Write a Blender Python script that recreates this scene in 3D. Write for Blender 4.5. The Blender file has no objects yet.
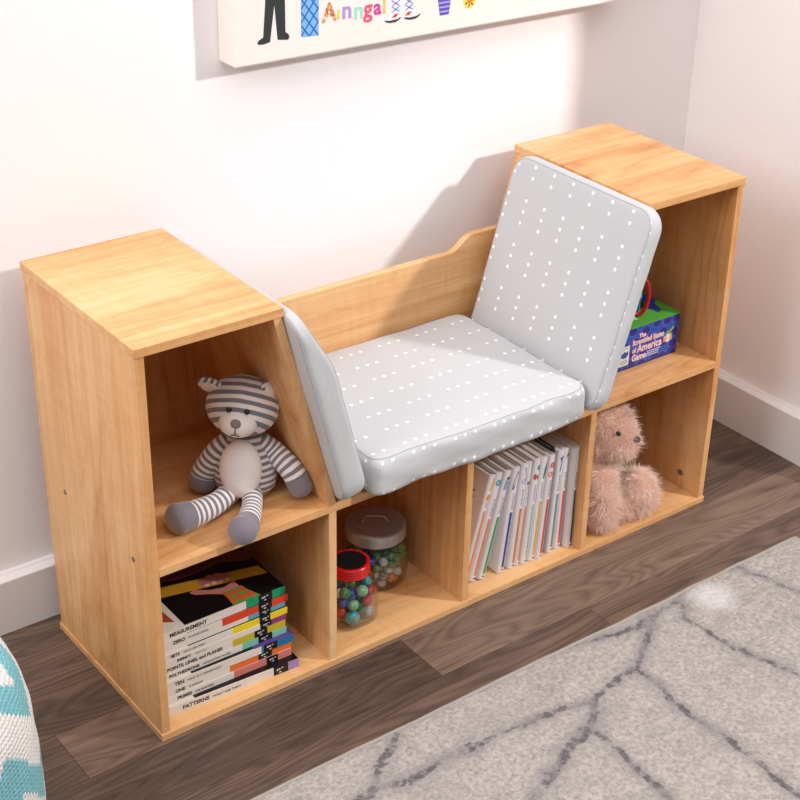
import bpy, bmesh, math, random
from math import sin, cos, pi, sqrt, atan2, floor
from mathutils import Vector, Matrix, noise

scene = bpy.context.scene
COL = scene.collection
random.seed(11)

# ------------------------------------------------------------------ dimensions (metres)
W, D, H = 1.14, 0.337, 0.643           # bookcase
T, TB = 0.0134, 0.012                  # board thickness, base thickness
TW = 0.225                             # tower top width
DIV = (0.3039, 0.5676, 0.8328)         # divider centres
SZ = 0.2993                            # top of the middle shelf
E = 0.002                              # overhang of top and base
YW = 0.395                             # back wall plane
XW = 1.412                             # right wall plane
TILT = math.atan2(0.0882, 0.330)       # slant of the inner tower panels

# ------------------------------------------------------------------ helpers
def lin(c):
    r = []
    for v in c:
        v = v / 255.0
        r.append(v / 12.92 if v <= 0.04045 else ((v + 0.055) / 1.055) ** 2.4)
    return (r[0], r[1], r[2], 1.0)

class MB:
    """collects geometry for ONE mesh object"""
    def __init__(s):
        s.v = []; s.f = []; s.m = []; s.uv = []
    def add(s, vs, fs, mi=0, uvs=None):
        o = len(s.v)
        s.v += [tuple(p) for p in vs]
        for k, f in enumerate(fs):
            s.f.append([i + o for i in f]); s.m.append(mi)
            s.uv.append(uvs[k] if uvs else None)
        return o
    def box(s, x0, x1, y0, y1, z0, z1, mi=0, mp=None):
        vs = [(x, y, z) for x in (x0, x1) for y in (y0, y1) for z in (z0, z1)]
        if mp: vs = [mp(*p) for p in vs]
        s.add(vs, [(0, 1, 3, 2), (4, 6, 7, 5), (0, 4, 5, 1), (2, 3, 7, 6), (0, 2, 6, 4), (1, 5, 7, 3)], mi)
    def prism(s, poly, mp, t0, t1, mi=0):
        """poly in (a,b); mp(a,b,t) -> xyz"""
        n = len(poly)
        vs = [mp(a, b, t0) for a, b in poly] + [mp(a, b, t1) for a, b in poly]
        fs = [tuple(range(n)), tuple(range(2 * n - 1, n - 1, -1))]
        fs += [(i, i + n, (i + 1) % n + n, (i + 1) % n) for i in range(n)]
        s.add(vs, fs, mi)
    def lathe(s, prof, c=(0, 0, 0), n=48, mi=0, sup=None):
        """closed profile list of (r, z); sup(z)->superellipse exponent"""
        vs = []; fs = []
        for r, z in prof:
            for k in range(n):
                a = 2 * pi * k / n; q = 1.0
                if sup:
                    e = sup(z)
                    q = (abs(cos(a)) ** e + abs(sin(a)) ** e) ** (-1.0 / e)
                vs.append((c[0] + r * q * cos(a), c[1] + r * q * sin(a), c[2] + z))
        m = len(prof)
        for i in range(m - 1):
            for k in range(n):
                fs.append((i * n + k, i * n + (k + 1) % n, (i + 1) * n + (k + 1) % n, (i + 1) * n + k))
        if prof[0][0] > 1e-6: fs.append(tuple(range(n - 1, -1, -1)))
        if prof[-1][0] > 1e-6: fs.append(tuple(range((m - 1) * n, m * n)))
        s.add(vs, fs, mi)
    def tube(s, path, rad, n=12, mi=0, closed=False, u0=0.0):
        P = [Vector(p) for p in path]; m = len(P)
        R = rad if isinstance(rad, (list, tuple)) else [rad] * m
        vs = []; fs = []; uvs = []; L = [u0]
        for i in range(1, m): L.append(L[-1] + (P[i] - P[i - 1]).length)
        up = None
        for i in range(m):
            if closed: t = P[(i + 1) % m] - P[i - 1]
            else: t = P[min(i + 1, m - 1)] - P[max(i - 1, 0)]
            t.normalize()
            if up is None:
                up = Vector((0, 0, 1)) if abs(t.z) < 0.9 else Vector((1, 0, 0))
            a = (up - t * up.dot(t)).normalized(); b = t.cross(a); up = a
            for k in range(n):
                g = 2 * pi * k / n
                vs.append(P[i] + (a * cos(g) + b * sin(g)) * R[i])
        rng = m if closed else m - 1
        for i in range(rng):
            j = (i + 1) % m
            for k in range(n):
                fs.append((i * n + k, i * n + (k + 1) % n, j * n + (k + 1) % n, j * n + k))
                uvs.append([(L[i], k / n), (L[i], (k + 1) / n), (L[j], (k + 1) / n), (L[j], k / n)])
        if not closed:
            fs.append(tuple(range(n - 1, -1, -1))); uvs.append([(L[0], 0)] * n)
            fs.append(tuple(range((m - 1) * n, m * n))); uvs.append([(L[-1], 0)] * n)
        s.add(vs, fs, mi, uvs)
    def ball(s, c, r, fr=None, n=24, m=16, mi=0, ufun=None):
        """ellipsoid; fr = (X,Y,Z) frame vectors"""
        X, Y, Z = fr or (Vector((1, 0, 0)), Vector((0, 1, 0)), Vector((0, 0, 1)))
        if not isinstance(r, (tuple, list)): r = (r, r, r)
        c = Vector(c); vs = []; loc = []
        for i in range(m + 1):
            ph = pi * i / m
            for k in range(n):
                a = 2 * pi * k / n
                l = (r[0] * sin(ph) * cos(a), r[1] * sin(ph) * sin(a), r[2] * cos(ph))
                loc.append(l); vs.append(c + X * l[0] + Y * l[1] + Z * l[2])
        fs = []; uvs = []
        for i in range(m):
            for k in range(n):
                f = (i * n + k, (i + 1) * n + k, (i + 1) * n + (k + 1) % n, i * n + (k + 1) % n)
                fs.append(f)
                uvs.append([ufun(*loc[q]) for q in f] if ufun else [(0, 0)] * 4)
        s.add(vs, fs, mi, uvs)
    def build(s, name, mats, parent=None, origin=None, smooth=40, bevel=0, merge=True, recalc=True):
        if origin is None:
            origin = tuple(parent['_o']) if parent is not None else (0, 0, 0)
        me = bpy.data.meshes.new(name)
        o = Vector(origin)
        me.from_pydata([Vector(p) - o for p in s.v], [], s.f)
        if not isinstance(mats, (list, tuple)): mats = [mats]
        for m in mats: me.materials.append(m)
        for i, p in enumerate(me.polygons): p.material_index = s.m[i]
        if any(u for u in s.uv):
            ul = me.uv_layers.new(name='UVMap')
            for i, p in enumerate(me.polygons):
                if s.uv[i]:
                    for k, li in enumerate(p.loop_indices): ul.data[li].uv = s.uv[i][k]
        bm = bmesh.new(); bm.from_mesh(me)
        if merge: bmesh.ops.remove_doubles(bm, verts=bm.verts, dist=1e-6)
        if recalc: bmesh.ops.recalc_face_normals(bm, faces=bm.faces)
        bm.to_mesh(me); bm.free()
        if smooth:
            me.polygons.foreach_set('use_smooth', [True] * len(me.polygons))
            me.set_sharp_from_angle(angle=math.radians(smooth))
        ob = bpy.data.objects.new(name, me); COL.objects.link(ob)
        ob['_o'] = list(origin)
        if parent is not None: ob.parent = parent
        else: ob.location = origin
        if bevel:
            b = ob.modifiers.new('bevel', 'BEVEL'); b.width = bevel; b.segments = 2
            b.limit_method = 'ANGLE'; b.angle_limit = math.radians(50)
        return ob

def thing(name, label, cat, loc, rot=(0, 0, 0), group=None):
    o = bpy.data.objects.new(name, None); COL.objects.link(o)
    o.empty_display_size = 0.02
    o.location = loc; o.rotation_euler = rot
    o['_o'] = list(loc)
    o['label'] = label; o['category'] = cat
    if group: o['group'] = group
    return o
def tag(o, label, cat, group=None):
    o['label'] = label; o['category'] = cat
    if group: o['group'] = group
    return o

def text_geo(txt, size, frame, align='LEFT', bold=0.0, depth=0.0002, squeeze=1.0):
    """lettering as (verts, faces) on a plane; frame = (origin, ex, ey, en)"""
    cu = bpy.data.curves.new('lettering', 'FONT')
    cu.body = txt; cu.size = size; cu.align_x = align; cu.offset = bold
    cu.extrude = depth; cu.resolution_u = 3
    ob = bpy.data.objects.new('lettering', cu); COL.objects.link(ob)
    dg = bpy.context.evaluated_depsgraph_get()
    me = bpy.data.meshes.new_from_object(ob.evaluated_get(dg))
    o, ex, ey, en = [Vector(q) for q in frame]
    vs = [o + ex * (v.co.x * squeeze) + ey * v.co.y + en * v.co.z for v in me.vertices]
    fs = [tuple(p.vertices) for p in me.polygons]
    bpy.data.objects.remove(ob); bpy.data.curves.remove(cu); bpy.data.meshes.remove(me)
    return vs, fs

# ------------------------------------------------------------------ node helpers
class G:
    def __init__(s, name):
        s.mat = bpy.data.materials.new(name); s.mat.use_nodes = True
        s.nt = s.mat.node_tree; s.nt.nodes.clear()
        s.out = s.nt.nodes.new('ShaderNodeOutputMaterial')
    def node(s, typ, ins=None, **kw):
        n = s.nt.nodes.new(typ)
        for k, v in kw.items(): setattr(n, k, v)
        for k, v in (ins or {}).items(): s.set(n.inputs[k], v)
        return n
    def set(s, inp, v):
        if isinstance(v, bpy.types.NodeSocket): s.nt.links.new(v, inp)
        else: inp.default_value = v
    def m(s, op, a, b=None, c=None):
        n = s.nt.nodes.new('ShaderNodeMath'); n.operation = op
        for i, v in enumerate((a, b, c)):
            if v is not None: s.set(n.inputs[i], v)
        return n.outputs[0]
    def mapping(s, vec, scale=(1, 1, 1), loc=(0, 0, 0), rot=(0, 0, 0)):
        return s.node('ShaderNodeMapping', {'Vector': vec, 'Scale': scale, 'Location': loc, 'Rotation': rot}).outputs[0]
    def noise(s, vec, scale, detail=3, rough=0.5, dist=0.0):
        return s.node('ShaderNodeTexNoise', {'Vector': vec, 'Scale': scale, 'Detail': detail, 'Roughness': rough, 'Distortion': dist}).outputs[0]
    def ramp(s, fac, stops, interp='LINEAR'):
        n = s.nt.nodes.new('ShaderNodeValToRGB'); r = n.color_ramp; r.interpolation = interp
        while len(r.elements) > 1: r.elements.remove(r.elements[-1])
        r.elements[0].position = stops[0][0]; r.elements[0].color = stops[0][1]
        for p, c in stops[1:]:
            e = r.elements.new(p); e.color = c
        s.set(n.inputs[0], fac); return n.outputs[0]
    def mix(s, fac, a, b, blend='MIX'):
        n = s.nt.nodes.new('ShaderNodeMix'); n.data_type = 'RGBA'; n.blend_type = blend
        s.set(n.inputs[0], fac); s.set(n.inputs[6], a); s.set(n.inputs[7], b)
        return n.outputs[2]
    def bump(s, h, strength=0.3, dist=0.001):
        return s.node('ShaderNodeBump', {'Height': h, 'Strength': strength, 'Distance': dist}).outputs[0]
    def pbr(s, col, rough=0.5, normal=None, metal=0.0, spec=0.5, **extra):
        n = s.nt.nodes.new('ShaderNodeBsdfPrincipled')
        s.set(n.inputs['Base Color'], col); s.set(n.inputs['Roughness'], rough)
        s.set(n.inputs['Metallic'], metal); s.set(n.inputs['Specular IOR Level'], spec)
        if normal is not None: s.set(n.inputs['Normal'], normal)
        for k, v in extra.items(): s.set(n.inputs[k.replace('_', ' ')], v)
        s.nt.links.new(n.outputs[0], s.out.inputs[0])
        return s.mat
    @property
    def obj(s): return s.node('ShaderNodeTexCoord').outputs['Object']
    @property
    def uv(s): return s.node('ShaderNodeTexCoord').outputs['UV']

def plain(name, rgb, rough=0.5, spec=0.4, metal=0.0, var=0.04):
    g = G(name)
    n = g.noise(g.obj, 60, 2)
    c = lin(rgb)
    col = g.ramp(n, [(0.3, tuple(max(0, v * (1 - var)) for v in c[:3]) + (1,)), (0.7, tuple(min(1, v * (1 + var)) for v in c[:3]) + (1,))])
    return g.pbr(col, rough, spec=spec, metal=metal)

_pc = {}
def ink(rgb, rough=0.45):
    k = tuple(rgb) + (rough,)
    if k not in _pc: _pc[k] = plain('printed colour %d %d %d' % tuple(rgb), rgb, rough, var=0.02)
    return _pc[k]

# ------------------------------------------------------------------ materials
def wood(axis):
    g = G('maple laminate grain ' + axis)
    oi = g.node('ShaderNodeObjectInfo').outputs['Random']
    off = g.node('ShaderNodeCombineXYZ', {0: g.m('MULTIPLY', oi, 13.0), 1: g.m('MULTIPLY', oi, 7.0), 2: g.m('MULTIPLY', oi, 5.0)}).outputs[0]
    v = g.node('ShaderNodeVectorMath', {0: g.obj, 1: off}, operation='ADD').outputs[0]
    i = 'xyz'.index(axis)
    def sc(al, ac):
        q = [ac, ac, ac]; q[i] = al; return tuple(q)
    warp = g.noise(g.mapping(v, sc(2.4, 8)), 1.0, 3, 0.55)
    big = g.noise(g.mapping(v, sc(1.3, 13)), 1.0, 4, 0.65, 0.7)
    fine = g.noise(g.mapping(v, sc(7, 330)), 1.0, 3, 0.6)
    streak = g.noise(g.mapping(v, sc(1.2, 70)), 1.0, 3, 0.6, 0.3)
    ringv = g.m('ADD', g.m('MULTIPLY', g.noise(g.mapping(v, sc(1.1, 5.0)), 1.0, 2, 0.45, 0.5), 15.0), g.m('MULTIPLY', warp, 2.6))
    saw = g.m('ABSOLUTE', g.m('SUBTRACT', g.m('MULTIPLY', g.m('FRACT', ringv), 2.0), 1.0))
    ring = g.m('POWER', saw, 4.0)
    patch = g.ramp(g.noise(g.mapping(v, sc(1.7, 6)), 1.0, 2, 0.5), [(0.42, (0, 0, 0, 1)), (0.62, (1, 1, 1, 1))])
    ring = g.m('MULTIPLY', ring, patch)
    figure = g.noise(g.mapping(v, sc(75, 14)), 1.0, 2, 0.5, 0.6)
    fleck = g.ramp(g.noise(g.mapping(v, sc(9, 26)), 1.0, 3, 0.6, 0.8), [(0.60, (0, 0, 0, 1)), (0.74, (1, 1, 1, 1))])
    f = g.m('ADD', g.m('MULTIPLY', big, 0.55), g.m('MULTIPLY', fine, 0.16))
    f = g.m('ADD', f, g.m('MULTIPLY', ring, 0.12))
    f = g.m('ADD', f, g.m('MULTIPLY', figure, 0.11))
    f = g.m('ADD', f, g.m('MULTIPLY', streak, 0.22))
    col = g.ramp(f, [(0.33, lin((239, 199, 151))), (0.47, lin((230, 180, 126))), (0.60, lin((215, 155, 98))), (0.74, lin((193, 129, 75)))])
    col = g.mix(g.m('MULTIPLY', fleck, 0.45), col, lin((198, 134, 80)))
    return g.pbr(col, 0.36, g.bump(fine, 0.06, 0.0004), spec=0.45)
WX, WY, WZ = wood('x'), wood('y'), wood('z')

def wall_paint(name, rgb):
    g = G(name)
    n = g.noise(g.obj, 170, 3, 0.6)
    c = g.mix(g.noise(g.obj, 1.3, 2), lin(rgb), lin(tuple(v - 5 for v in rgb)))
    return g.pbr(c, 0.75, g.bump(n, 0.35, 0.0012), spec=0.25)
M_WALL = wall_paint('white wall paint', (247, 242, 244))
M_TRIM = plain('white gloss trim paint', (230, 226, 228), 0.4, var=0.01)

def floor_mat():
    g = G('dark wood plank floor')
    at = g.node('ShaderNodeAttribute', attribute_name='tone', attribute_type='GEOMETRY').outputs['Fac']
    uv = g.uv
    warp = g.noise(g.mapping(uv, (1.6, 7, 1)), 1.0, 3, 0.55)
    fine = g.noise(g.mapping(uv, (6, 230, 1)), 1.0, 4, 0.7)
    mid = g.noise(g.mapping(uv, (1.4, 22, 1)), 1.0, 4, 0.65, 0.6)
    rv = g.m('ADD', g.m('MULTIPLY', g.noise(g.mapping(uv, (1.5, 9, 1)), 1.0, 2, 0.4, 0.7), 22.0), g.m('MULTIPLY', warp, 3.0))
    ring = g.m('POWER', g.m('ABSOLUTE', g.m('SUBTRACT', g.m('FRACT', rv), 0.5)), 1.6)
    f = g.m('ADD', g.m('MULTIPLY', mid, 0.62), g.m('MULTIPLY', fine, 0.38))
    f = g.m('SUBTRACT', f, g.m('MULTIPLY', ring, 0.55))
    f = g.m('ADD', f, g.m('MULTIPLY', g.m('SUBTRACT', at, 0.5), 0.75))
    col = g.ramp(f, [(0.05, lin((56, 44, 38))), (0.35, lin((89, 71, 61))), (0.62, lin((124, 102, 88))), (0.95, lin((157, 133, 112)))])
    return g.pbr(col, 0.42, g.bump(f, 0.12, 0.0008), spec=0.4)
M_FLOOR = floor_mat()
M_GAP = plain('plank joint', (45, 36, 32), 0.8)

def fabric(name, c1, c2, dots=True, u0=0.0, v0=0.0):
    g = G(name)
    uv = g.uv
    sx = g.node('ShaderNodeSeparateXYZ', {0: uv})
    u, v = sx.outputs[0], sx.outputs[1]
    weave = g.noise(g.mapping(uv, (900, 900, 1)), 1.0, 2, 0.6)
    hea = g.noise(g.mapping(uv, (90, 420, 1)), 1.0, 3, 0.6)
    base = g.mix(g.m('ADD', g.m('MULTIPLY', weave, 0.5), g.m('MULTIPLY', hea, 0.5)), lin(c1), lin(c2))
    if dots:
        up = g.m('DIVIDE', g.m('SUBTRACT', u, u0), 0.0196)
        slot = g.m('FLOORED_MODULO', g.m('FLOOR', up), 4.0)
        on = g.m('LESS_THAN', slot, 2.5)
        du = g.m('MULTIPLY', g.m('SUBTRACT', g.m('FRACT', up), 0.5), 0.0196)
        dv = g.m('MULTIPLY', g.m('SUBTRACT', g.m('FRACT', g.m('DIVIDE', g.m('SUBTRACT', v, v0), 0.0472)), 0.5), 0.0472)
        d = g.m('SQRT', g.m('ADD', g.m('MULTIPLY', du, du), g.m('MULTIPLY', dv, dv)))
        msk = g.m('MULTIPLY', on, g.node('ShaderNodeMapRange', {0: d, 1: 0.0026, 2: 0.0036, 3: 1.0, 4: 0.0}).outputs[0])
        base = g.mix(msk, base, lin((250, 249, 250)))
    fold = g.noise(g.mapping(uv, (7, 30, 1)), 1.0, 2, 0.5)
    h = g.m('ADD', g.m('MULTIPLY', weave, 0.25), g.m('MULTIPLY', fold, 1.2))
    return g.pbr(base, 0.85, g.bump(h, 0.25, 0.002), spec=0.15, Sheen_Weight=0.15)
GREY1, GREY2 = (187, 187, 190), (203, 203, 205)
M_SEAT = fabric('grey cotton with white dots seat', GREY1, GREY2, True, 0.4988, 0.2545)
M_BACKR = fabric('grey cotton with white dots back', GREY1, GREY2, True, 0.0728, 0.2664)
M_SEAM = plain('grey seam thread', (172, 173, 178), 0.8)

def rug_mat():
    g = G('greige rug pile')
    at = g.node('ShaderNodeAttribute', attribute_name='vein', attribute_type='GEOMETRY').outputs['Fac']
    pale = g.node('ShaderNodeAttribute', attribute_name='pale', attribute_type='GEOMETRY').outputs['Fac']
    o = g.obj
    fine = g.noise(o, 130, 4, 0.75)
    tuft = g.noise(o, 75, 3, 0.6)
    blot = g.noise(g.mapping(o, (7, 20, 1), rot=(0, 0, 0.5)), 1.0, 5, 0.65)
    brk = g.noise(g.mapping(o, (1, 1, 1)), 85, 4, 0.75)
    brk2 = g.noise(o, 13, 3, 0.6)
    base = g.mix(g.ramp(fine, [(0.3, (0, 0, 0, 1)), (0.7, (1, 1, 1, 1))]), lin((146, 136, 130)), lin((208, 198, 191)))
    base = g.mix(g.m('MULTIPLY', g.ramp(g.noise(o, 30, 4, 0.7), [(0.52, (0, 0, 0, 1)), (0.70, (1, 1, 1, 1))]), 0.45), base, lin((142, 134, 132)))
    base = g.mix(g.m('MULTIPLY', g.ramp(blot, [(0.48, (0, 0, 0, 1)), (0.72, (1, 1, 1, 1))]), 0.5), base, lin((148, 140, 141)))
    d1 = g.m('MULTIPLY', at, g.node('ShaderNodeMapRange', {0: brk2, 1: 0.35, 2: 0.6, 3: 0.45, 4: 1.0}).outputs[0])
    base = g.mix(g.m('MULTIPLY', d1, 0.80), base, lin((142, 134, 136)))
    sp = g.ramp(g.m('MULTIPLY', g.m('POWER', at, 2.0), brk), [(0.37, (0, 0, 0, 1)), (0.50, (1, 1, 1, 1))])
    sp = g.m('MULTIPLY', sp, g.node('ShaderNodeMapRange', {0: g.noise(o, 24, 3, 0.6), 1: 0.40, 2: 0.56, 3: 0.25, 4: 1.0}).outputs[0])
    base = g.mix(g.m('MULTIPLY', sp, 0.85), base, lin((80, 76, 80)))
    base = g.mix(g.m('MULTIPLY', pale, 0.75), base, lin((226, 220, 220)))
    h = g.m('ADD', fine, g.m('MULTIPLY', tuft, 1.3))
    return g.pbr(base, 0.95, g.bump(h, 1.0, 0.006), spec=0.05, Sheen_Weight=0.2)
M_RUG = rug_mat()
M_BIND = plain('beige rug binding', (158, 149, 142), 0.95)

def stripes(name, period, duty=0.5, c1=(126, 124, 130), c2=(238, 230, 230)):
    g = G(name)
    u = g.node('ShaderNodeSeparateXYZ', {0: g.uv}).outputs[0]
    w = g.m('MULTIPLY', g.m('SUBTRACT', g.noise(g.obj, 40, 2), 0.5), 0.0016)
    f = g.m('FRACT', g.m('DIVIDE', g.m('ADD', u, w), period))
    k = g.ramp(f, [(0.0, (0, 0, 0, 1)), (duty - 0.06, (0, 0, 0, 1)), (duty, (1, 1, 1, 1)), (0.94, (1, 1, 1, 1)), (1.0, (0, 0, 0, 1))])
    col = g.mix(k, lin(c1), lin(c2))
    fz = g.noise(g.obj, 900, 2)
    return g.pbr(col, 0.95, g.bump(fz, 0.35, 0.0015), spec=0.08, Sheen_Weight=0.35)
M_STRIPE = stripes('grey and white striped jersey', 0.0128)
M_STRIPE2 = stripes('narrow grey and white striped jersey', 0.0098)
def plush(name, rgb, d=14):
    g = G(name)
    n = g.noise(g.obj, 260, 4, 0.7); b = g.noise(g.obj, 45, 2)
    col = g.mix(g.m('ADD', g.m('MULTIPLY', n, 0.5), g.m('MULTIPLY', b, 0.5)), lin(tuple(max(0, v - d) for v in rgb)), lin(tuple(min(255, v + d) for v in rgb)))
    return g.pbr(col, 0.95, g.bump(n, 0.5, 0.002), spec=0.06, Sheen_Weight=0.4)
M_PAW = plush('slate grey plush', (128, 120, 128), 14)
M_BELLY = plush('cream plush', (244, 234, 232), 6)
M_NOSE = plush('taupe nose felt', (140, 128, 126), 8)
M_BLACK = plain('black plastic bead', (14, 13, 14), 0.2, 0.6)
M_PINKSKIN = plush('pink plush backing', (228, 184, 166), 10)
M_FUR = plush('pale pink fur', (253, 226, 210), 2)
M_SILVER = None
def metal(name, rgb, rough, mt=1.0):
    g = G(name)
    n = g.noise(g.mapping(g.obj, (300, 300, 40)), 1.0, 2)
    return g.pbr(lin(rgb), g.m('ADD', g.m('MULTIPLY', n, 0.12), rough), metal=mt)
M_SILVER = metal('brushed aluminium', (190, 191, 196), 0.40, 0.72)
M_STEEL = metal('steel fitting', (150, 146, 142), 0.35)
M_RED = plain('red plastic lid', (206, 14, 22), 0.28, 0.5)
M_LIDBLACK = plain('matt black lid insert', (18, 17, 18), 0.7, 0.2)
def glass():
    g = G('clear jar glass')
    fc = g.node('ShaderNodeLayerWeight', {'Blend': 0.5}).outputs['Facing']
    fr = g.m('ADD', g.m('MULTIPLY', g.m('POWER', fc, 3.0), 0.62), 0.03)
    tr = g.node('ShaderNodeBsdfTransparent', {'Color': g.mix(g.m('POWER', fc, 4.0), (0.955, 0.965, 0.96, 1), (0.52, 0.56, 0.55, 1))}).outputs[0]
    n = g.bump(g.noise(g.obj, 60, 2), 0.03, 0.001)
    gl = g.node('ShaderNodeBsdfGlossy', {'Color': (1, 1, 1, 1), 'Roughness': 0.03, 'Normal': n}).outputs[0]
    mx = g.node('ShaderNodeMixShader', {0: g.m('MINIMUM', g.m('MULTIPLY', fr, 1.0), 0.8), 1: tr, 2: gl}).outputs[0]
    g.nt.links.new(mx, g.out.inputs[0]); return g.mat
M_GLASS = glass()
def marble(name, c1, c2, swirl=0.5):
    g = G(name)
    n = g.noise(g.mapping(g.obj, (0.6, 1.4, 0.5)), 1.6, 2, 0.5, 2.0)
    col = g.mix(g.ramp(n, [(swirl - 0.03, (0, 0, 0, 1)), (swirl + 0.03, (1, 1, 1, 1))]), lin(c1), lin(c2))
    return g.pbr(col, 0.08, spec=0.6, Coat_Weight=0.4, Subsurface_Weight=0.0)
M_PAGES = None
def pages():
    g = G('paper page edges')
    n = g.noise(g.mapping(g.obj, (500, 6, 500)), 1.0, 2)
    return g.pbr(g.mix(n, lin((196, 186, 178)), lin((226, 218, 212))), 0.8, spec=0.1)
M_PAGES = pages()
M_WHITECOVER = plain('glossy white book cover', (226, 220, 222), 0.35, var=0.015)
M_CREAMSPINE = plain('cream book spine', (224, 214, 204), 0.4, var=0.02)
M_BLACKCOVER = plain('glossy black book cover', (16, 15, 18), 0.28, var=0.03)
M_INK = ink((48, 44, 44))

# ================================================================== SETTING
def struct(o): o['kind'] = 'structure'; return o
# floor: individual planks drawn as faces of one floor mesh
def make_floor():
    rnd = random.Random(5)
    PW, PL = 0.1115, 1.22
    known = {0: (-0.12, {-1: 0.36, 0: 0.60}), -1: (0.427, {-1: 0.30, 0: 0.66}), -2: (0.735, {-1: 0.42, 0: 0.52}), 1: (0.75, {-1: 0.42}), 2: (0.2, {})}
    me = bpy.data.meshes.new('floor')
    vs = []; fs = []; uv = []; tone = []; mi = []
    g = 0.0003
    for k in range(-31, 4):
        y0 = -0.0075 + PW * k; y1 = y0 + PW
        off, tones = known.get(k, (rnd.uniform(0, PL), {}))
        for j in range(-4, 4):
            x0 = off + j * PL; x1 = x0 + PL
            t = tones.get(j, rnd.uniform(0.28, 0.72))
            ux, uy = rnd.uniform(0, 50), rnd.uniform(0, 50)
            b = len(vs)
            c = [(x0 + g, y0 + g), (x1 - g, y0 + g), (x1 - g, y1 - g), (x0 + g, y1 - g)]
            vs += [(p, q, 0.0) for p, q in c]
            # chamfered lip down into the joint
            d = [(x0, y0), (x1, y0), (x1, y1), (x0, y1)]
            vs += [(p, q, -0.0012) for p, q in d]
            fs.append((b, b + 1, b + 2, b + 3)); uv.append([(p + ux, q + uy) for p, q in c]); tone.append(t); mi.append(0)
            for e in range(4):
                f = (b + e, b + 4 + e, b + 4 + (e + 1) % 4, b + (e + 1) % 4)
                fs.append(f); uv.append([(ux, uy)] * 4); tone.append(0.0); mi.append(1)
    me.from_pydata(vs, [], fs)
    me.materials.append(M_FLOOR); me.materials.append(M_GAP)
    ul = me.uv_layers.new(name='UVMap')
    at = me.attributes.new('tone', 'FLOAT', 'FACE')
    for i, p in enumerate(me.polygons):
        p.material_index = mi[i]; at.data[i].value = tone[i]
        for q, li in enumerate(p.loop_indices): ul.data[li].uv = uv[i][q]
    me.validate()
    o = bpy.data.objects.new('floor', me); COL.objects.link(o)
    return struct(o)
make_floor()
b = MB(); b.box(-3.2, XW + 0.12, YW, YW + 0.10, -0.01, 2.6); struct(b.build('wall_back', M_WALL))
YEND = -0.166
b = MB(); b.box(XW, XW + 0.12, YEND, YW, -0.01, 2.6); struct(b.build('wall_right', M_WALL))
def skirting(name, mp, l0, l1):
    prof = [(0.0, 0.0), (0.022, 0.0), (0.022, 0.0955), (0.0212, 0.0970), (0.009, 0.1010), (0.007, 0.103), (0.0, 0.103)]
    b = MB(); b.prism(prof, mp, l0, l1); return struct(b.build(name, M_TRIM, smooth=25))
skirting('baseboard_back', lambda a, z, t: (t, YW - a, z), -3.2, XW)
skirting('baseboard_right', lambda a, z, t: (XW - a, t, z), YEND, YW - 0.022)

# ================================================================== BOOKCASE
case = thing('reading_nook_bookcase', 'maple kids bookcase with two towers and a low padded bench seat between them', 'bookcase', (W / 2, D / 2, 0))
BV = 0.0008
def board(name, x0, x1, y0, y1, z0, z1, m):
    b = MB(); b.box(x0, x1, y0, y1, z0, z1); return b.build(name, m, case, bevel=BV, smooth=0)
board('base_panel', 0, W, 0, D, 0, TB, WX)
for s in (0, 1):
    x0, x1 = (0, TW) if s == 0 else (W - TW, W)
    board('top_panel', x0, x1, 0, D, H - T, H, WX)
    x0, x1 = (E, E + T) if s == 0 else (W - E - T, W - E)
    sp = board('side_panel', x0, x1, E, D - E, TB, H - T, WZ)
    # screw covers on the outside, cam fittings on the inside
    sg = -1 if s == 0 else 1
    xo = E if s == 0 else W - E; xi = E + T if s == 0 else W - E - T
    for (yy, zz) in ((0.265, 0.295), (0.052, 0.294)):
        b = MB(); mp = lambda a, q, t, xo=xo, sg=sg, yy=yy, zz=zz: (xo + sg * t, yy + a, zz + q)
        b.prism([(0.0042 * cos(k * pi / 10), 0.0042 * sin(k * pi / 10)) for k in range(20)], mp, -0.001, 0.0006)
        b.build('screw_cover', M_STEEL, sp)
    for (yy, zz) in ((0.052, 0.044), (0.285, 0.044)):
        b = MB(); mp = lambda a, q, t, xi=xi, sg=sg, yy=yy, zz=zz: (xi - sg * t, yy + a, zz + q)
        b.prism([(0.0062 * cos(k * pi / 10), 0.0062 * sin(k * pi / 10)) for k in range(20)], mp, -0.001, 0.0008)
        b.prism([(-0.004, -0.001), (0.004, -0.001), (0.004, 0.001), (-0.004, 0.001)], mp, 0.0008, 0.0014)
        b.build('cam_fitting', M_STEEL, sp)
board('shelf', E + T, W - E - T, E, D - 0.008, SZ - T, SZ, WX)
for d in DIV:
    board('divider', d - T / 2, d + T / 2, E, D - 0.008, TB, SZ - T, WZ)
# slanted inner tower panels
TH = T / cos(TILT)
def slx(z): return 0.2225 + (H - T - z) / 0.330 * 0.0882          # right face of the left slanted panel
for s in (0, 1):
    f = (lambda x: x) if s == 0 else (lambda x: W - x)
    poly = [(f(slx(SZ)), SZ), (f(slx(H - T)), H - T), (f(slx(H - T) - TH), H - T), (f(slx(SZ) - TH), SZ)]
    b = MB(); b.prism(poly, lambda a, z, t: (a, t, z), E, D - 0.008)
    sl = b.build('slanted_panel', WZ, case, bevel=BV, smooth=0)
    zz = 0.607; xx = slx(zz) - TH
    b = MB()
    ax = Vector((-cos(TILT), 0, -sin(TILT))); vv = Vector((sin(TILT) * -1, 0, cos(TILT)))
    def mp(a, q, t, xx=xx, zz=zz, f=f):
        p = Vector((xx, 0.052 + a, zz)) + ax * t + vv * q
        return (f(p.x), p.y, p.z)
    b.prism([(0.0062 * cos(k * pi / 10), 0.0062 * sin(k * pi / 10)) for k in range(20)], mp, -0.001, 0.0008)
    b.build('cam_fitting', M_STEEL, sl)
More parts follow.
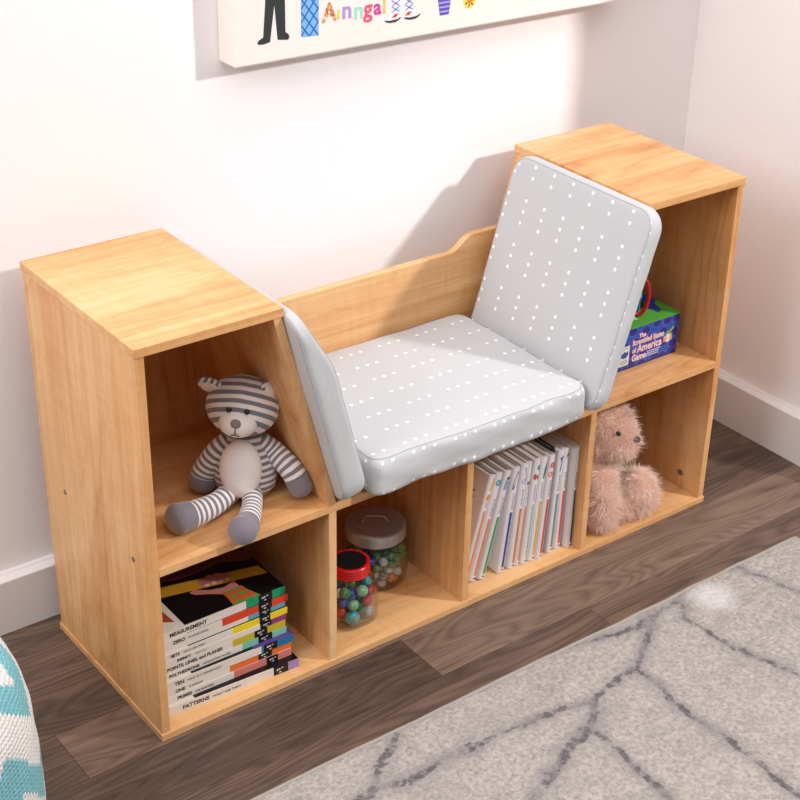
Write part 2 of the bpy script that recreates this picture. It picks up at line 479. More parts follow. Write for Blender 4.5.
# backs
b = MB(); mpz = lambda a, z, t: (a, t, z)
b.prism([(E + T, TB), (W - E - T, TB), (W - E - T, SZ - 0.0), (E + T, SZ - 0.0)], mpz, D - 0.008, D - 0.002)
b.build('lower_back_panel', WX, case, smooth=0)
for s in (0, 1):
    f = (lambda x: x) if s == 0 else (lambda x: W - x)
    b = MB(); b.prism([(f(E + T), SZ), (f(slx(SZ)), SZ), (f(slx(H - T)), H - T), (f(E + T), H - T)], mpz, D - 0.008, D - 0.002)
    b.build('tower_back_panel', WZ, case, smooth=0)
# seat back board with the scooped top edge
def scoop():
    pts = [(slx(SZ) + 0.0005, SZ), (slx(0.502) + 0.0005, 0.502), (0.318, 0.502)]
    for k in range(0, 9):
        u = k / 8; pts.append((0.320 + 0.052 * u, 0.502 - 0.0255 * (0.5 - 0.5 * cos(pi * u))))
    right = [(W - x, z) for x, z in reversed(pts)]
    return pts + right
b = MB(); b.prism(scoop(), mpz, D - 0.0134 - 0.001, D - 0.001)
b.build('seat_back', WX, case, bevel=0.0015, smooth=30)

# ================================================================== CUSHIONS
def grid_axis(h, n, r):
    a = [-h, -h + r * 0.15, -h + r * 0.4, -h + r * 0.7, -h + r]
    a += [-h + r + (2 * h - 2 * r) * k / n for k in range(1, n)]
    return a + [-q for q in reversed(a[:5])]
def cushion_geo(hx, hy, ht, rc, re, bulge, wr, seed, uvf, mp):
    """rounded box (plan hx,hy, thickness 2*ht). returns MB and the mapping function"""
    def cl(v, m): return max(-m, min(m, v))
    def shape(x, y, t):
        e0 = min(hx - abs(x), hy - abs(y)); e1 = e0
        p, q = max(0.0, re - e0), max(0.0, abs(t) - (ht - re))
        if p > 0 and q > 0:
            f = max(p, q) / math.hypot(p, q); e1 = re - p * f
            t = math.copysign(ht - re + q * f, t)
        if e1 != e0:
            x *= (hx - e1) / (hx - e0); y *= (hy - e1) / (hy - e0)
        cx, cy = cl(x, hx - rc), cl(y, hy - rc)
        dx, dy = x - cx, y - cy
        mx = max(abs(dx), abs(dy)); L = math.hypot(dx, dy)
        if L > 1e-9: dx *= mx / L; dy *= mx / L
        x, y = cx + dx, cy + dy
        k = max(0, 1 - (x / hx) ** 4) * max(0, 1 - (y / hy) ** 4)
        t += bulge * k * (t / ht)
        nv = noise.noise(Vector((x * 14 + seed, y * 14, t * 30)))
        nv2 = noise.noise(Vector((x * 5 + seed, y * 9, t * 60)))
        q = wr * (nv * 0.6 + nv2)
        edge = max(abs(x) / hx, abs(y) / hy)
        t += q * (0.5 if edge < 0.9 else 0.8)
        if edge > 0.9: y += q * 0.9
        if y < -0.9 * hy: y += wr * 1.1 * noise.noise(Vector((x * 7, t * 55 + x * 22, seed)))
        return (x, y, t)
    X, Y, Z = grid_axis(hx, 30, re), grid_axis(hy, 30, re), grid_axis(ht, 3, re)
    b = MB()
    def face(A, B, fn, kind):
        for i in range(len(A) - 1):
            for j in range(len(B) - 1):
                cs = [fn(A[i], B[j]), fn(A[i + 1], B[j]), fn(A[i + 1], B[j + 1]), fn(A[i], B[j + 1])]
                b.add([mp(*shape(*c)) for c in cs], [(0, 1, 2, 3)], 0, [[uvf(kind, *c) for c in cs]])
    face(X, Y, lambda p, q: (p, q, ht), 'top'); face(X, Y, lambda p, q: (p, q, -ht), 'bottom')
    face(X, Z, lambda p, q: (p, -hy, q), 'front'); face(X, Z, lambda p, q: (p, hy, q), 'back')
    face(Y, Z, lambda p, q: (-hx, p, q), 'left'); face(Y, Z, lambda p, q: (hx, p, q), 'right')
    def loop(t, n=40):
        pts = []
        for k in range(n): pts.append((-hx + 2 * hx * k / n, -hy))
        for k in range(n): pts.append((hx, -hy + 2 * hy * k / n))
        for k in range(n): pts.append((hx - 2 * hx * k / n, hy))
        for k in range(n): pts.append((-hx, hy - 2 * hy * k / n))
        ins = re * 0.35
        return [mp(*shape(p * (1 - ins / hx), q * (1 - ins / hy), t)) for p, q in pts]
    return b, loop

# seat cushion
hx, hy, ht = 0.2165, 0.174, 0.0315
cxx, cyy = 0.5735, 0.144
mp = lambda x, y, t: (cxx + x, cyy + y, SZ + 0.0035 + ht + t)
def uv_seat(kind, x, y, t):
    gx, gy = cxx + x, cyy + y
    if kind in ('top', 'bottom'): return (gx, gy)
    if kind == 'front': return (gx, -(ht - t) * 0.98)
    if kind == 'back': return (gx, gy + (ht - t))
    return (gx + (ht - t) * (1 if kind == 'right' else -1), gy)
b, lp = cushion_geo(hx, hy, ht, 0.026, 0.014, 0.003, 0.0034, 3.1, uv_seat, mp)
seat = thing('seat_cushion', 'flat grey seat pad with white dots lying on the bench', 'cushion', (cxx, cyy, SZ), group=None)
cv = b.build('cover', M_SEAT, seat, smooth=60)
for t in (ht, -ht):
    b = MB(); b.tube(lp(t), 0.0008, 6, closed=True); b.build('seam', M_SEAM, cv)
# leaning back cushions
for s in (1, 0):
    hx, hy, ht = (0.1755, 0.171, 0.0155) if s else (0.1705, 0.170, 0.0215)    # along slant, depth, thickness
    yc = 0.131 if s else 0.141
    f = (lambda x: x) if s == 0 else (lambda x: W - x)
    tl = 0.292 if s else TILT
    up = Vector((-sin(tl), 0, cos(tl))); nn = Vector((cos(tl), 0, sin(tl)))
    base = Vector((slx(SZ) + (0.0120 if s else 0.0), yc, SZ)) + nn * 0.0015 + up * 0.0035
    ctr = base + up * hx + nn * ht
    def mp(x, y, t, f=f, ctr=ctr, hx=hx, ht=ht, s=s):
        if s == 0:                       # the soft top end is squeezed thin
            u = max(0.0, min(1.0, (x / hx - 0.30) / 0.7)); u = u * u * (3 - 2 * u)
            t = -ht + (t + ht) * (1 - 0.60 * u)
        p = ctr + up * x + nn * t
        return (f(p.x), p.y + y, p.z)
    def uv_b(kind, x, y, t):
        gu, gv = x + hx, yc + y
        if kind in ('top', 'bottom'): return (gu, gv)
        if kind == 'front': return (gu if s else 0.0728 + 0.0196 * 3.5, 0.2664 + 0.0236 - 0.0472 * 6 + (t + ht))
        if kind == 'back': return (gu, gv + (ht - t))
        return (0.0728 + 0.0196 * 3.5, gv)
    b, lp = cushion_geo(hx, hy, ht, 0.036, 0.012, 0.002, 0.0014, 8.0 + 5 * s, uv_b, mp)
    lab = ('grey dotted back cushion leaning on the right tower with its whole dotted face showing' if s
           else 'grey back cushion leaning on the left tower, seen edge-on beside the striped plush')
    c = thing('back_cushion', lab, 'cushion', (f(base.x), yc, SZ))
    cv = b.build('cover', M_BACKR, c, smooth=60)
    for t in (ht, -ht):
        b = MB(); b.tube(lp(t), 0.0008, 6, closed=True); b.build('seam', M_SEAM, cv)

# ================================================================== BOOK STACK
def lying_book(x0, y0, z0, L, Dp, th, name, title, sub, bands, logo, cover, label, tdx=0.022, sz=0.0095, rot=0.0, extra=None):
    """flat book; spine faces -y.  bands: list of (from, to, rgb) in metres along the spine"""
    r = thing('hardcover_book', label, 'book', (x0, y0, z0), (0, 0, rot), 'books in the lying stack')
    r['_o'] = [0, 0, 0]
    c = 0.0020
    edges = sorted(set([0.0, L] + [q for a, e, _ in bands for q in (a, e)]))
    mats = [cover, M_CREAMSPINE]
    b = MB()
    b.box(0, L, 0.0016, Dp, 0, c, 0); b.box(0, 0.044, 0.0016, Dp, th - c, th, 1); b.box(0.044, L, 0.0016, Dp, th - c, th, 0)
    for a, e in zip(edges[:-1], edges[1:]):
        mi = 1
        for p, q, rgb in bands:
            if a >= p - 1e-6 and e <= q + 1e-6:
                m = ink(rgb)
                if m not in mats: mats.append(m)
                mi = mats.index(m)
        b.box(a, e, 0, 0.0016, 0, th, mi)
    cv = b.build('cover', mats, r, origin=(0, 0, 0), smooth=0, merge=False)
    b = MB(); b.box(0.003, L - 0.003, 0.0016, Dp - 0.003, c, th - c); b.build('page_block', M_PAGES, r, origin=(0, 0, 0), smooth=0)
    fr = lambda x, z: ((x, -0.0001, z), (1, 0, 0), (0, 0, 1), (0, -1, 0))
    b = MB()
    h = min(sz, th * 0.66)
    if title:
        vs, fs = text_geo(title, h * 1.0, fr(tdx, th * 0.5 - h * 0.36), bold=0.00026, squeeze=0.98)
        xe = max(v[0] for v in vs)
        b.add(vs, fs)
        if sub:
            vs, fs = text_geo(sub, h * 0.62, fr(xe + 0.006, th * 0.5 - h * 0.30)); b.add(vs, fs)
        b.build('title_lettering', M_INK, cv, origin=(0, 0, 0), smooth=0, recalc=False)
    if logo:
        b = MB(); rn = random.Random(sum(map(ord, title or 'x')))
        mpf = lambda a, z, t: (a, -t, z)
        for (a, z, ww, hh) in ((0.004, 0.60, 0.0022, 0.3), (0.0075, 0.62, 0.003, 0.24), (0.0125, 0.70, 0.002, 0.18), (0.0085, 0.22, 0.003, 0.2)):
            ce = (logo[0] + a, th * z); n = 7
            b.prism([(ce[0] + ww * (0.6 + 0.4 * rn.random()) * cos(2 * pi * k / n), ce[1] + hh * th * 0.5 * (0.6 + 0.4 * rn.random()) * sin(2 * pi * k / n)) for k in range(n)], mpf, 0.00005, 0.0002)
        b.build('spine_emblem', ink((214, 210, 206)), cv, origin=(0, 0, 0), smooth=0)
    if extra: extra(r, cv, th, L, Dp)
    return r

def measuring_cover(r, cv, th, L, Dp):
    """printed picture on the top cover: two hands over a yellow ruler"""
    mpf = lambda a, q, t: (a + 0.008 * min(1.0, a / 0.03), q + 0.0085 * min(1.0, max(0.0, q) / 0.02), th + t)
    def flat(polys, rgb, lv):
        b = MB()
        for q, p in enumerate(polys): b.prism(p, mpf, 0.0, lv + q * 0.00006)
        b.build('cover_picture', ink(rgb), cv, origin=(0, 0, 0), smooth=0)
    def blob(cx, cy, rx, ry, n=18, ph=0.0, w=0.0):
        return [(cx + rx * cos(2 * pi * k / n) * (1 + w * sin(3 * 2 * pi * k / n + ph)), cy + ry * sin(2 * pi * k / n) * (1 + w * sin(2 * 2 * pi * k / n + ph))) for k in range(n)]
    flat([[(0.0, 0.030), (0.028, 0.012), (0.026, 0.046), (0.0, 0.060)]], (168, 68, 40), 0.0002)
    flat([[(0.030, 0.0745), (0.206, 0.0370), (0.204, 0.0620), (0.030, 0.1015)]], (196, 146, 40), 0.0002)
    flat([[(0.045, 0.118), (0.080, 0.100), (0.118, 0.098), (0.160, 0.103), (0.190, 0.088), (0.207, 0.084), (0.212, 0.100), (0.200, 0.120), (0.150, 0.140), (0.060, 0.140)]], (112, 62, 50), 0.0002)
    flat([[(0.070, 0.112), (0.110, 0.103), (0.150, 0.108), (0.160, 0.122), (0.100, 0.134)]], (92, 44, 36), 0.0003)
    flat([[(0.081, 0.0585), (0.090, 0.0630), (0.110, 0.0480), (0.132, 0.0420), (0.152, 0.0480), (0.153, 0.0180), (0.140, 0.0160), (0.122, 0.0270), (0.104, 0.0400), (0.086, 0.0500)]], (196, 124, 112), 0.0003)
    flat([blob(0.114, 0.070, 0.010, 0.012), blob(0.126, 0.071, 0.010, 0.013), blob(0.138, 0.069, 0.010, 0.012), blob(0.147, 0.065, 0.008, 0.010)], (182, 110, 100), 0.0004)
    flat([blob(0.113, 0.061, 0.0045, 0.0035), blob(0.125, 0.061, 0.0045, 0.0035), blob(0.136, 0.059, 0.0045, 0.0035), blob(0.146, 0.057, 0.0035, 0.003)], (214, 186, 178), 0.0006)
    flat([[(0.125, 0.0310), (0.152, 0.0320), (0.167, -0.0040 + 0.005), (0.119, -0.006 + 0.008)]], (92, 150, 66), 0.0004)
    pl = []
    for k in range(3):
        a = 0.122 + k * 0.015
        pl.append([(a, 0.002), (a + 0.006, 0.002), (a + 0.004, 0.0305), (a - 0.001, 0.0305)])
    pl.append([(0.122, 0.020), (0.158, 0.018), (0.156, 0.024), (0.124, 0.026)]); pl.append([(0.120, 0.008), (0.163, 0.006), (0.161, 0.012), (0.121, 0.014)])
    flat(pl, (196, 92, 44), 0.0005)

KB = (18, 17, 20)
stack = [   # bottom first: th, dx, y, L, title, sub, band from, band rgb, black block (from,to), end rgb, cover, label, tdx
    (0.0160, 0.0060, 0.0175, 0.229, 'PATTERNS', 'WHAT ARE THEY?', None, None, (0.172, 0.203), (158, 130, 178), (16, 15, 20), 'PATTERNS book lying lowest in the stack, lavender at the end of its spine'),
    (0.0128, 0.0045, 0.0300, 0.222, 'PRIMES', 'ARE BUILDERS', (0.107, 0.160), (206, 122, 112), (0.160, 0.190), (206, 122, 112), (210, 170, 160), 'PRIMES ARE BUILDERS book with a pink banded spine, second from the bottom of the stack'),
    (0.0128, 0.0060, 0.0320, 0.222, 'ONE', 'IS UNIQUE', (0.097, 0.146), (224, 112, 44), (0.146, 0.178), (224, 112, 44), (30, 22, 20), 'ONE IS UNIQUE book with an orange banded spine in the lying stack'),
    (0.0140, 0.0040, 0.0340, 0.226, 'TEN', 'WHY IS IT IMPORTANT?', (0.156, 0.163), (30, 128, 160), (0.163, 0.190), (14, 110, 158), (84, 58, 128), 'TEN book with a blue spine end and a purple cover corner in the stack'),
    (0.0118, 0.0030, 0.0425, 0.219, 'POLYHEDRONS', 'INTERSECTING PLANES', (0.122, 0.155), (122, 190, 164), (0.155, 0.188), (122, 190, 164), (16, 16, 18), 'POLYHEDRONS book with a mint green banded spine in the lying stack'),
    (0.0128, 0.0010, 0.0450, 0.219, 'POINTS, LINES, and PLANES', None, (0.106, 0.147), (196, 172, 40), (0.147, 0.180), (196, 172, 40), (150, 140, 60), 'POINTS, LINES, and PLANES book with an olive yellow banded spine'),
    (0.0095, 0.0010, 0.0455, 0.221, 'INFINITY', 'WHAT IS IT?', None, None, (0.163, 0.194), (136, 58, 118), (60, 40, 60), 'INFINITY book with a plain cream spine ending in purple'),
    (0.0118, -0.001, 0.0465, 0.225, 'SETS', 'WHAT ARE THEY?', (0.103, 0.153), (234, 206, 30), (0.153, 0.187), (234, 206, 30), (18, 18, 20), 'SETS book with a bright yellow banded spine in the lying stack'),
    (0.0080, -0.002, 0.0505, 0.226, '', None, (0.136, 0.162), (92, 158, 180), (0.162, 0.190), (92, 158, 180), (120, 40, 50), 'thin book with a light blue spine band lying between ZERO and SETS'),
    (0.0130, -0.002, 0.0510, 0.230, 'ZERO', 'IS SOMETHING', (0.079, 0.155), (214, 66, 38), (0.155, 0.187), (214, 66, 38), (22, 20, 22), 'ZERO IS SOMETHING book with a red banded spine, second from the top of the stack'),
    (0.0150, -0.001, 0.0550, 0.226, 'MEASUREMENT', None, (0.131, 0.161), (16, 150, 100), (0.161, 0.195), (16, 150, 100), (16, 15, 18), 'MEASUREMENT book on top of the lying stack, hands and yellow ruler on its cover'),
]
z = TB + 0.0002
SY = [0.0310, 0.0380, 0.0395, 0.0405, 0.0460, 0.0475, 0.0478, 0.0490, 0.0525, 0.0528, 0.0550]
SX = [0.0285, 0.0298, 0.0312, 0.0315, 0.0309, 0.0305, 0.0305, 0.0329, 0.0329, 0.0346, 0.0331]
SL = [0.2215, 0.2165, 0.2165, 0.2185, 0.2135, 0.2130, 0.2150, 0.2160, 0.2150, 0.2185, 0.2170]
SR = [-0.058, -0.022, -0.017, -0.032, -0.012, -0.011, -0.010, -0.009, -0.007, -0.005, -0.003]
SB = [(513, 577, 0), (497, 548, 355), (460, 520, 335), (480, 540, 470), (470, 532, 400), (455, 512, 360), (480, 530, 0), (472, 520, 355), (475, 527, 427), (468, 527, 310), (475, 535, 420)]   # black block and colour band ends, in marks along the spine
ST = [0.023, 0.018, 0.0150, 0.0145, 0.0100, 0.0085, 0.026, 0.0145, 0.01, 0.0195, 0.0175]
def purple_corner(r, cv, th, L, Dp):
    b = MB(); b.prism([(0.150, 0.0005), (L - 0.0005, 0.0005), (L - 0.0005, 0.03), (0.150, 0.03)], lambda a, q, t: (a, q, th + t), 0.0, 0.0002)
    b.build('cover_picture', ink((88, 62, 134)), cv, origin=(0, 0, 0), smooth=0)
for i, (th, dx, yy, L, ti, su, bd, brgb, blk, ergb, cov, lab) in enumerate(stack):
    L = SL[i]; th = th * 0.938
    fx = lambda p: min(L - 0.001, (p - (82 - 2 * i)) * 0.0004015 + 0.004)
    k0, k1, b0 = SB[i]; blk = (fx(k0), fx(k1))
    bands = [(blk[0], blk[1], KB), (blk[1], L, ergb)]
    if bd: bands.append((fx(b0), blk[0], brgb))
    ex = measuring_cover if i == len(stack) - 1 else (purple_corner if i == 3 else None)
    cm = M_BLACKCOVER if (cov[0] < 20 or i == 3) else ink(cov, 0.3)
    lying_book(SX[i], SY[i], z, L, 0.205, th, 'book', ti, su, bands, (blk[0] + 0.003,), cm, lab, tdx=ST[i], rot=SR[i], extra=ex)
    z += th + 0.0003

# ================================================================== WHITE PICTURE BOOKS
def standing_book(x0, y0, th, Hh, Dp, lean, label, stripe, picture, cover, s0=0.05, s1=0.60, wavy=False, left_text=False):
    r = thing('picture_book', label, 'book', (x0 - th * cos(lean), y0, TB + 0.0004 + th * sin(lean)), (0, lean, 0), 'white picture books')
    r['_o'] = [0, 0, 0]
    c = 0.0016
    b = MB()
    # wrap-round cover with a rounded spine
    n = 8; outer = []; inner = []
    outer.append((0, Dp)); outer.append((0, 0.004))
    for k in range(n + 1):
        a = pi + pi * k / n
        outer.append((th / 2 + th / 2 * cos(a), 0.004 + 0.004 * sin(a)))
    outer += [(th, 0.004), (th, Dp)]
    o2 = []
    for p in outer:
        if not o2 or (abs(p[0] - o2[-1][0]) + abs(p[1] - o2[-1][1])) > 1e-5: o2.append(p)
    inner = [(th - c, Dp), (th - c, 0.0055), (c, 0.0055), (c, Dp)]
    b.prism(o2 + inner, lambda a, q, t: (a, q, t), 0, Hh)
    cv = b.build('cover', cover, r, origin=(0, 0, 0), smooth=35)
    b = MB(); b.box(c, th - c, 0.0056, Dp - 0.003, 0.0025, Hh - 0.003); b.build('page_block', M_PAGES, r, origin=(0, 0, 0), smooth=0)
    def sp(a, z, t):   # point on the rounded spine
        u = (a - th / 2) / (th / 2); u = max(-0.98, min(0.98, u))
        return (a, 0.004 - 0.004 * sqrt(1 - u * u) - t, z)
    if stripe:
        b = MB(); w = th * 0.33; m = th * 0.60
        if wavy:
            N = 26
            for k in range(N):
                za = Hh * (s0 + (s1 - s0) * k / N); zb = Hh * (s0 + (s1 - s0) * (k + 0.62) / N)
                o = 0.0012 * (1 if k % 2 else -1)
                b.prism([(m - 0.0016 + o, za), (m + 0.0016 + o, za), (m + 0.0016 - o, zb), (m - 0.0016 - o, zb)], sp, 0.00003, 0.0003)
        else:
            b.prism([(m - w / 2, Hh * s0), (m + w / 2, Hh * s0), (m + w / 2, Hh * s1), (m - w / 2, Hh * s1)], sp, 0.00003, 0.0003)
        b.build('spine_stripe', ink(stripe), cv, origin=(0, 0, 0), smooth=0)
    b = MB(); m = th * 0.62
    b.prism([(m - 0.0028, Hh * 0.020), (m + 0.0024, Hh * 0.020), (m + 0.0024, Hh * 0.032), (m - 0.0028, Hh * 0.032)], sp, 0.00003, 0.0003)
    b.build('publisher_mark', ink((40, 38, 40)), cv, origin=(0, 0, 0), smooth=0)
    b = MB(); rn = random.Random(int(x0 * 1e4))
    zz = Hh * (s1 + 0.03)
    while zz < Hh * (0.76):
        w = 0.0014 + 0.0012 * rn.random()
        b.prism([(m - w, zz), (m + w, zz), (m + w * 0.7, zz + 0.0011), (m - w, zz + 0.0013)], sp, 0.00003, 0.00025); zz += 0.0027
    b.build('spine_lettering', ink((96, 92, 98)), cv, origin=(0, 0, 0), smooth=0)
    for (rgb, poly) in picture:
        b = MB(); b.prism([(th * a, Hh * q) for a, q in poly], sp, 0.00003, 0.0004)
        b.build('spine_picture', ink(rgb), cv, origin=(0, 0, 0), smooth=0)
    if left_text:
        b = MB(); rn = random.Random(3)
        for row in range(4):
            yy = 0.026
            zz = Hh * (0.80 - 0.055 * row)
            end = 0.050 + 0.016 * rn.random()
            while yy < end:
                l = 0.003 + 0.004 * rn.random()
                b.box(-0.0003, 0.0002, yy, yy + l, zz, zz + 0.0026); yy += l + 0.0016
        b.build('cover_lettering', ink((70, 58, 52)), cv, origin=(0, 0, 0), smooth=0)
    return r
def ell(cx, cy, rx, ry, n=12): return [(cx + rx * cos(2 * pi * k / n), cy + ry * sin(2 * pi * k / n)) for k in range(n)]
OR, OR2 = (222, 132, 70), (206, 118, 66)
wb = [  # x0 bottom, th, height, lean deg, y, stripe, picture, label
    (0.6035, 0.0150, 0.204, 14.4, 0.0370, (226, 138, 86), [((232, 176, 60), [(0.45, 0.86), (0.85, 0.86), (0.95, 0.97), (0.7, 0.98)]), ((224, 150, 40), ell(0.6, 0.80, 0.28, 0.03))], 'white picture book leaning furthest left with printed lines on its exposed cover'),
    (0.6195, 0.0155, 0.204, 14.0, 0.0360, OR, [((60, 150, 180), ell(0.55, 0.91, 0.32, 0.03))], 'white picture book with orange spine stripe and a round blue flower on its spine'),
    (0.6360, 0.0155, 0.204, 13.6, 0.0320, (58, 152, 82), [((120, 160, 200), [(0.3, 0.83), (0.7, 0.83), (0.8, 0.91), (0.4, 0.92)]), ((60, 66, 74), ell(0.65, 0.935, 0.2, 0.015))], 'white picture book with a plain green spine stripe'),
    (0.6765, 0.0160, 0.203, 6.6, 0.0290, (40, 66, 140), [((88, 112, 150), [(0.2, 0.80), (0.45, 0.80), (0.8, 0.96), (0.65, 0.97), (0.3, 0.88)])], 'white picture book with a navy blue spine stripe'),
    (0.7005, 0.0160, 0.204, 4.8, 0.0280, OR2, [((150, 164, 190), [(0.2, 0.84), (0.35, 0.82), (0.7, 0.81), (0.9, 0.86), (0.7, 0.97), (0.45, 0.97), (0.72, 0.87), (0.4, 0.86)])], 'white picture book with brownish orange spine stripe right of the navy one'),
    (0.7110, 0.0100, 0.203, 4.6, 0.0300, (228, 140, 92), [((150, 104, 84), ell(0.6, 0.80, 0.3, 0.02))], 'thin white picture book with an orange stripe standing left of the wavy green one'),
    (0.7275, 0.0155, 0.205, 4.4, 0.0265, (52, 140, 82), [((60, 130, 168), ell(0.75, 0.92, 0.22, 0.025)), ((196, 80, 60), ell(0.35, 0.84, 0.2, 0.03)), ((120, 70, 50), ell(0.75, 0.83, 0.14, 0.02))], 'white picture book with a wavy green twined stripe on its spine'),
    (0.7445, 0.0160, 0.204, 4.0, 0.0260, (214, 172, 70), [((54, 92, 60), [(0.5, 0.80), (0.7, 0.80), (0.85, 0.88), (0.8, 0.95), (0.6, 0.88)])], 'white picture book with a mustard yellow spine stripe and a dark leaf'),
    (0.7585, 0.0145, 0.204, 4.0, 0.0230, (206, 74, 62), [((208, 60, 46), ell(0.6, 0.91, 0.32, 0.027)), ((224, 108, 48), ell(0.5, 0.825, 0.32, 0.025))], 'white picture book with two red fruit and a red stripe on its spine'),
    (0.7680, 0.0090, 0.209, 3.6, 0.0340, None, [], 'thin dark-topped book standing between the red fruit book and the grey striped one'),
    (0.7865, 0.0150, 0.204, 3.0, 0.0270, (112, 140, 136), [((58, 108, 160), [(0.45, 0.80), (0.6, 0.80), (0.7, 0.90), (0.95, 0.93), (0.7, 0.95), (0.55, 0.93), (0.3, 0.94), (0.55, 0.89)])], 'white picture book with a grey green spine stripe and a blue figure'),
    (0.8060, 0.0155, 0.203, 1.6, 0.0290, (206, 78, 70), [((118, 122, 92), [(0.3, 0.90), (0.8, 0.92), (1.0, 0.97), (0.6, 0.95)])], 'white picture book with a red stripe and olive leaf, second from right'),
    (0.8252, 0.0140, 0.203, 0.2, 0.0190, (62, 72, 78), [((76, 134, 128), [(0.35, 0.88), (0.95, 0.86), (0.9, 0.97)])], 'white picture book furthest right with a dark slate stripe and teal triangle'),
]
for i, (x0, th, hh, ln, yy, st, pic, lab) in enumerate(wb):
    dark = (i == 9)
    standing_book(x0, yy, th, hh, 0.205, math.radians(ln), lab, st, pic, ink((34, 30, 32)) if dark else M_WHITECOVER, wavy=(i == 6), left_text=(i == 0), s1=0.58 if i != 0 else 0.68)

# ================================================================== JARS AND MARBLES
def jar(name, label, c, prof_out, wall, lidf, sup=None):
    r = thing(name, label, 'jar', c)
    prof_in = [(max(0.0, q - wall), zz + (wall * 1.5 if zz < 0.01 else 0)) for q, zz in prof_out]
    prof = prof_out + list(reversed(prof_in))
    b = MB(); b.lathe([(0, prof_out[0][1])] + prof + [(0, prof_in[0][1])], c, 56, sup=sup)
    b.build('glass_body', M_GLASS, r, smooth=60)
    lidf(r, c); return r
c1 = (0.489, 0.149, TB + 0.0003)
def silver_lid(r, c):
    x, y, z = c
    b = MB()
    b.lathe([(0, 0.0880), (0.048, 0.0880), (0.0515, 0.0875), (0.0515, 0.1045), (0.0505, 0.1075), (0.048, 0.1090), (0.044, 0.1085), (0, 0.1080)], c, 64)
    l = b.build('lid', M_SILVER, r, smooth=40)
    b = MB(); d = Vector((0.79, -0.61, 0)); o = Vector((x, y, z + 0.1085))
    pts = []
    for a, hgt in ((-0.026, 0.0012), (-0.022, 0.0012), (-0.0195, 0.002), (-0.0175, 0.006), (-0.0155, 0.010), (-0.013, 0.0115), (0, 0.0116), (0.013, 0.0115), (0.0155, 0.010), (0.0175, 0.006), (0.0195, 0.002), (0.022, 0.0012), (0.026, 0.0012)):
        pts.append(o + d * a + Vector((0, 0, hgt)))
    b.tube(pts, 0.0013, 8); h = b.build('handle', M_SILVER, l)
    b = MB()
    for a in (-0.026, 0.026): b.ball(o + d * a + Vector((0, 0, 0.0008)), (0.0032, 0.0032, 0.0020), n=14, m=8)
    b.build('rivets', M_STEEL, h)
jar('glass_jar', 'large round glass jar with a brushed silver lid and handle, full of marbles', c1,
    [(0.047, 0.0), (0.0515, 0.003), (0.0545, 0.010), (0.0565, 0.030), (0.0570, 0.052), (0.0560, 0.068), (0.0520, 0.080), (0.0480, 0.086), (0.0475, 0.098)], 0.0022, silver_lid)
c2 = (0.3885, 0.0790, TB + 0.0003)
def red_lid(r, c):
    b = MB()
    prof = [(0, 0.091), (0.0315, 0.091)]
    for k in range(4):
        zz = 0.0915 + k * 0.0042
        prof += [(0.0325, zz), (0.0325, zz + 0.0026), (0.0315, zz + 0.0034)]
    prof += [(0.0325, 0.1085), (0.0315, 0.1105), (0.0295, 0.1112), (0.0268, 0.1105), (0, 0.1105)]
    b.lathe(prof, c, 56); l = b.build('lid', M_RED, r, smooth=50)
    b = MB(); b.lathe([(0, 0.1100), (0.0266, 0.1100), (0.0266, 0.1109), (0, 0.1109)], c, 48); b.build('lid_insert', M_LIDBLACK, l)
sup2 = lambda z: 2.0 if z > 0.080 else (2.0 + 1.6 * min(1, (0.080 - z) / 0.02))
jar('glass_jar', 'small squarish glass jar with a red screw lid in front of the silver-lidded one', c2,
    [(0.034, 0.0), (0.0370, 0.002), (0.0390, 0.008), (0.0402, 0.028), (0.0402, 0.062), (0.0390, 0.073), (0.0340, 0.083), (0.0300, 0.088), (0.0300, 0.103)], 0.0020, red_lid, sup=sup2)

def sphere_mesh(name, mat):
    b = MB(); b.ball((0, 0, 0), 1.0, n=24, m=14)
    o = b.build(name, mat, smooth=0); me = o.data
    me.polygons.foreach_set('use_smooth', [True] * len(me.polygons))
    bpy.data.objects.remove(o); return me
MK = {
    'green': ((62, 128, 66), (88, 160, 92), 0.6), 'red': ((176, 24, 24), (206, 44, 34), 0.6), 'orange': ((214, 88, 34), (226, 168, 50), 0.5),
    'white': ((222, 218, 214), (122, 136, 178), 0.62), 'blue': ((34, 60, 150), (48, 84, 178), 0.6), 'teal': ((36, 150, 160), (70, 178, 180), 0.55),
    'clear': ((150, 168, 162), (108, 126, 124), 0.5), 'coral': ((206, 104, 92), (224, 150, 136), 0.5), 'mint': ((118, 178, 136), (150, 200, 160), 0.5),
    'grey': ((96, 98, 104), (176, 172, 170), 0.5), 'brown': ((148, 62, 36), (186, 96, 60), 0.5),
}
MM = {k: sphere_mesh('marble', marble(k + ' marble glass', *v)) for k, v in MK.items()}
DESC = {'green': 'green', 'red': 'shiny red', 'orange': 'orange and yellow swirled', 'white': 'white swirled', 'blue': 'deep blue', 'teal': 'teal',
        'clear': 'cloudy clear', 'coral': 'coral pink', 'mint': 'pale mint', 'grey': 'grey veined', 'brown': 'rust brown'}
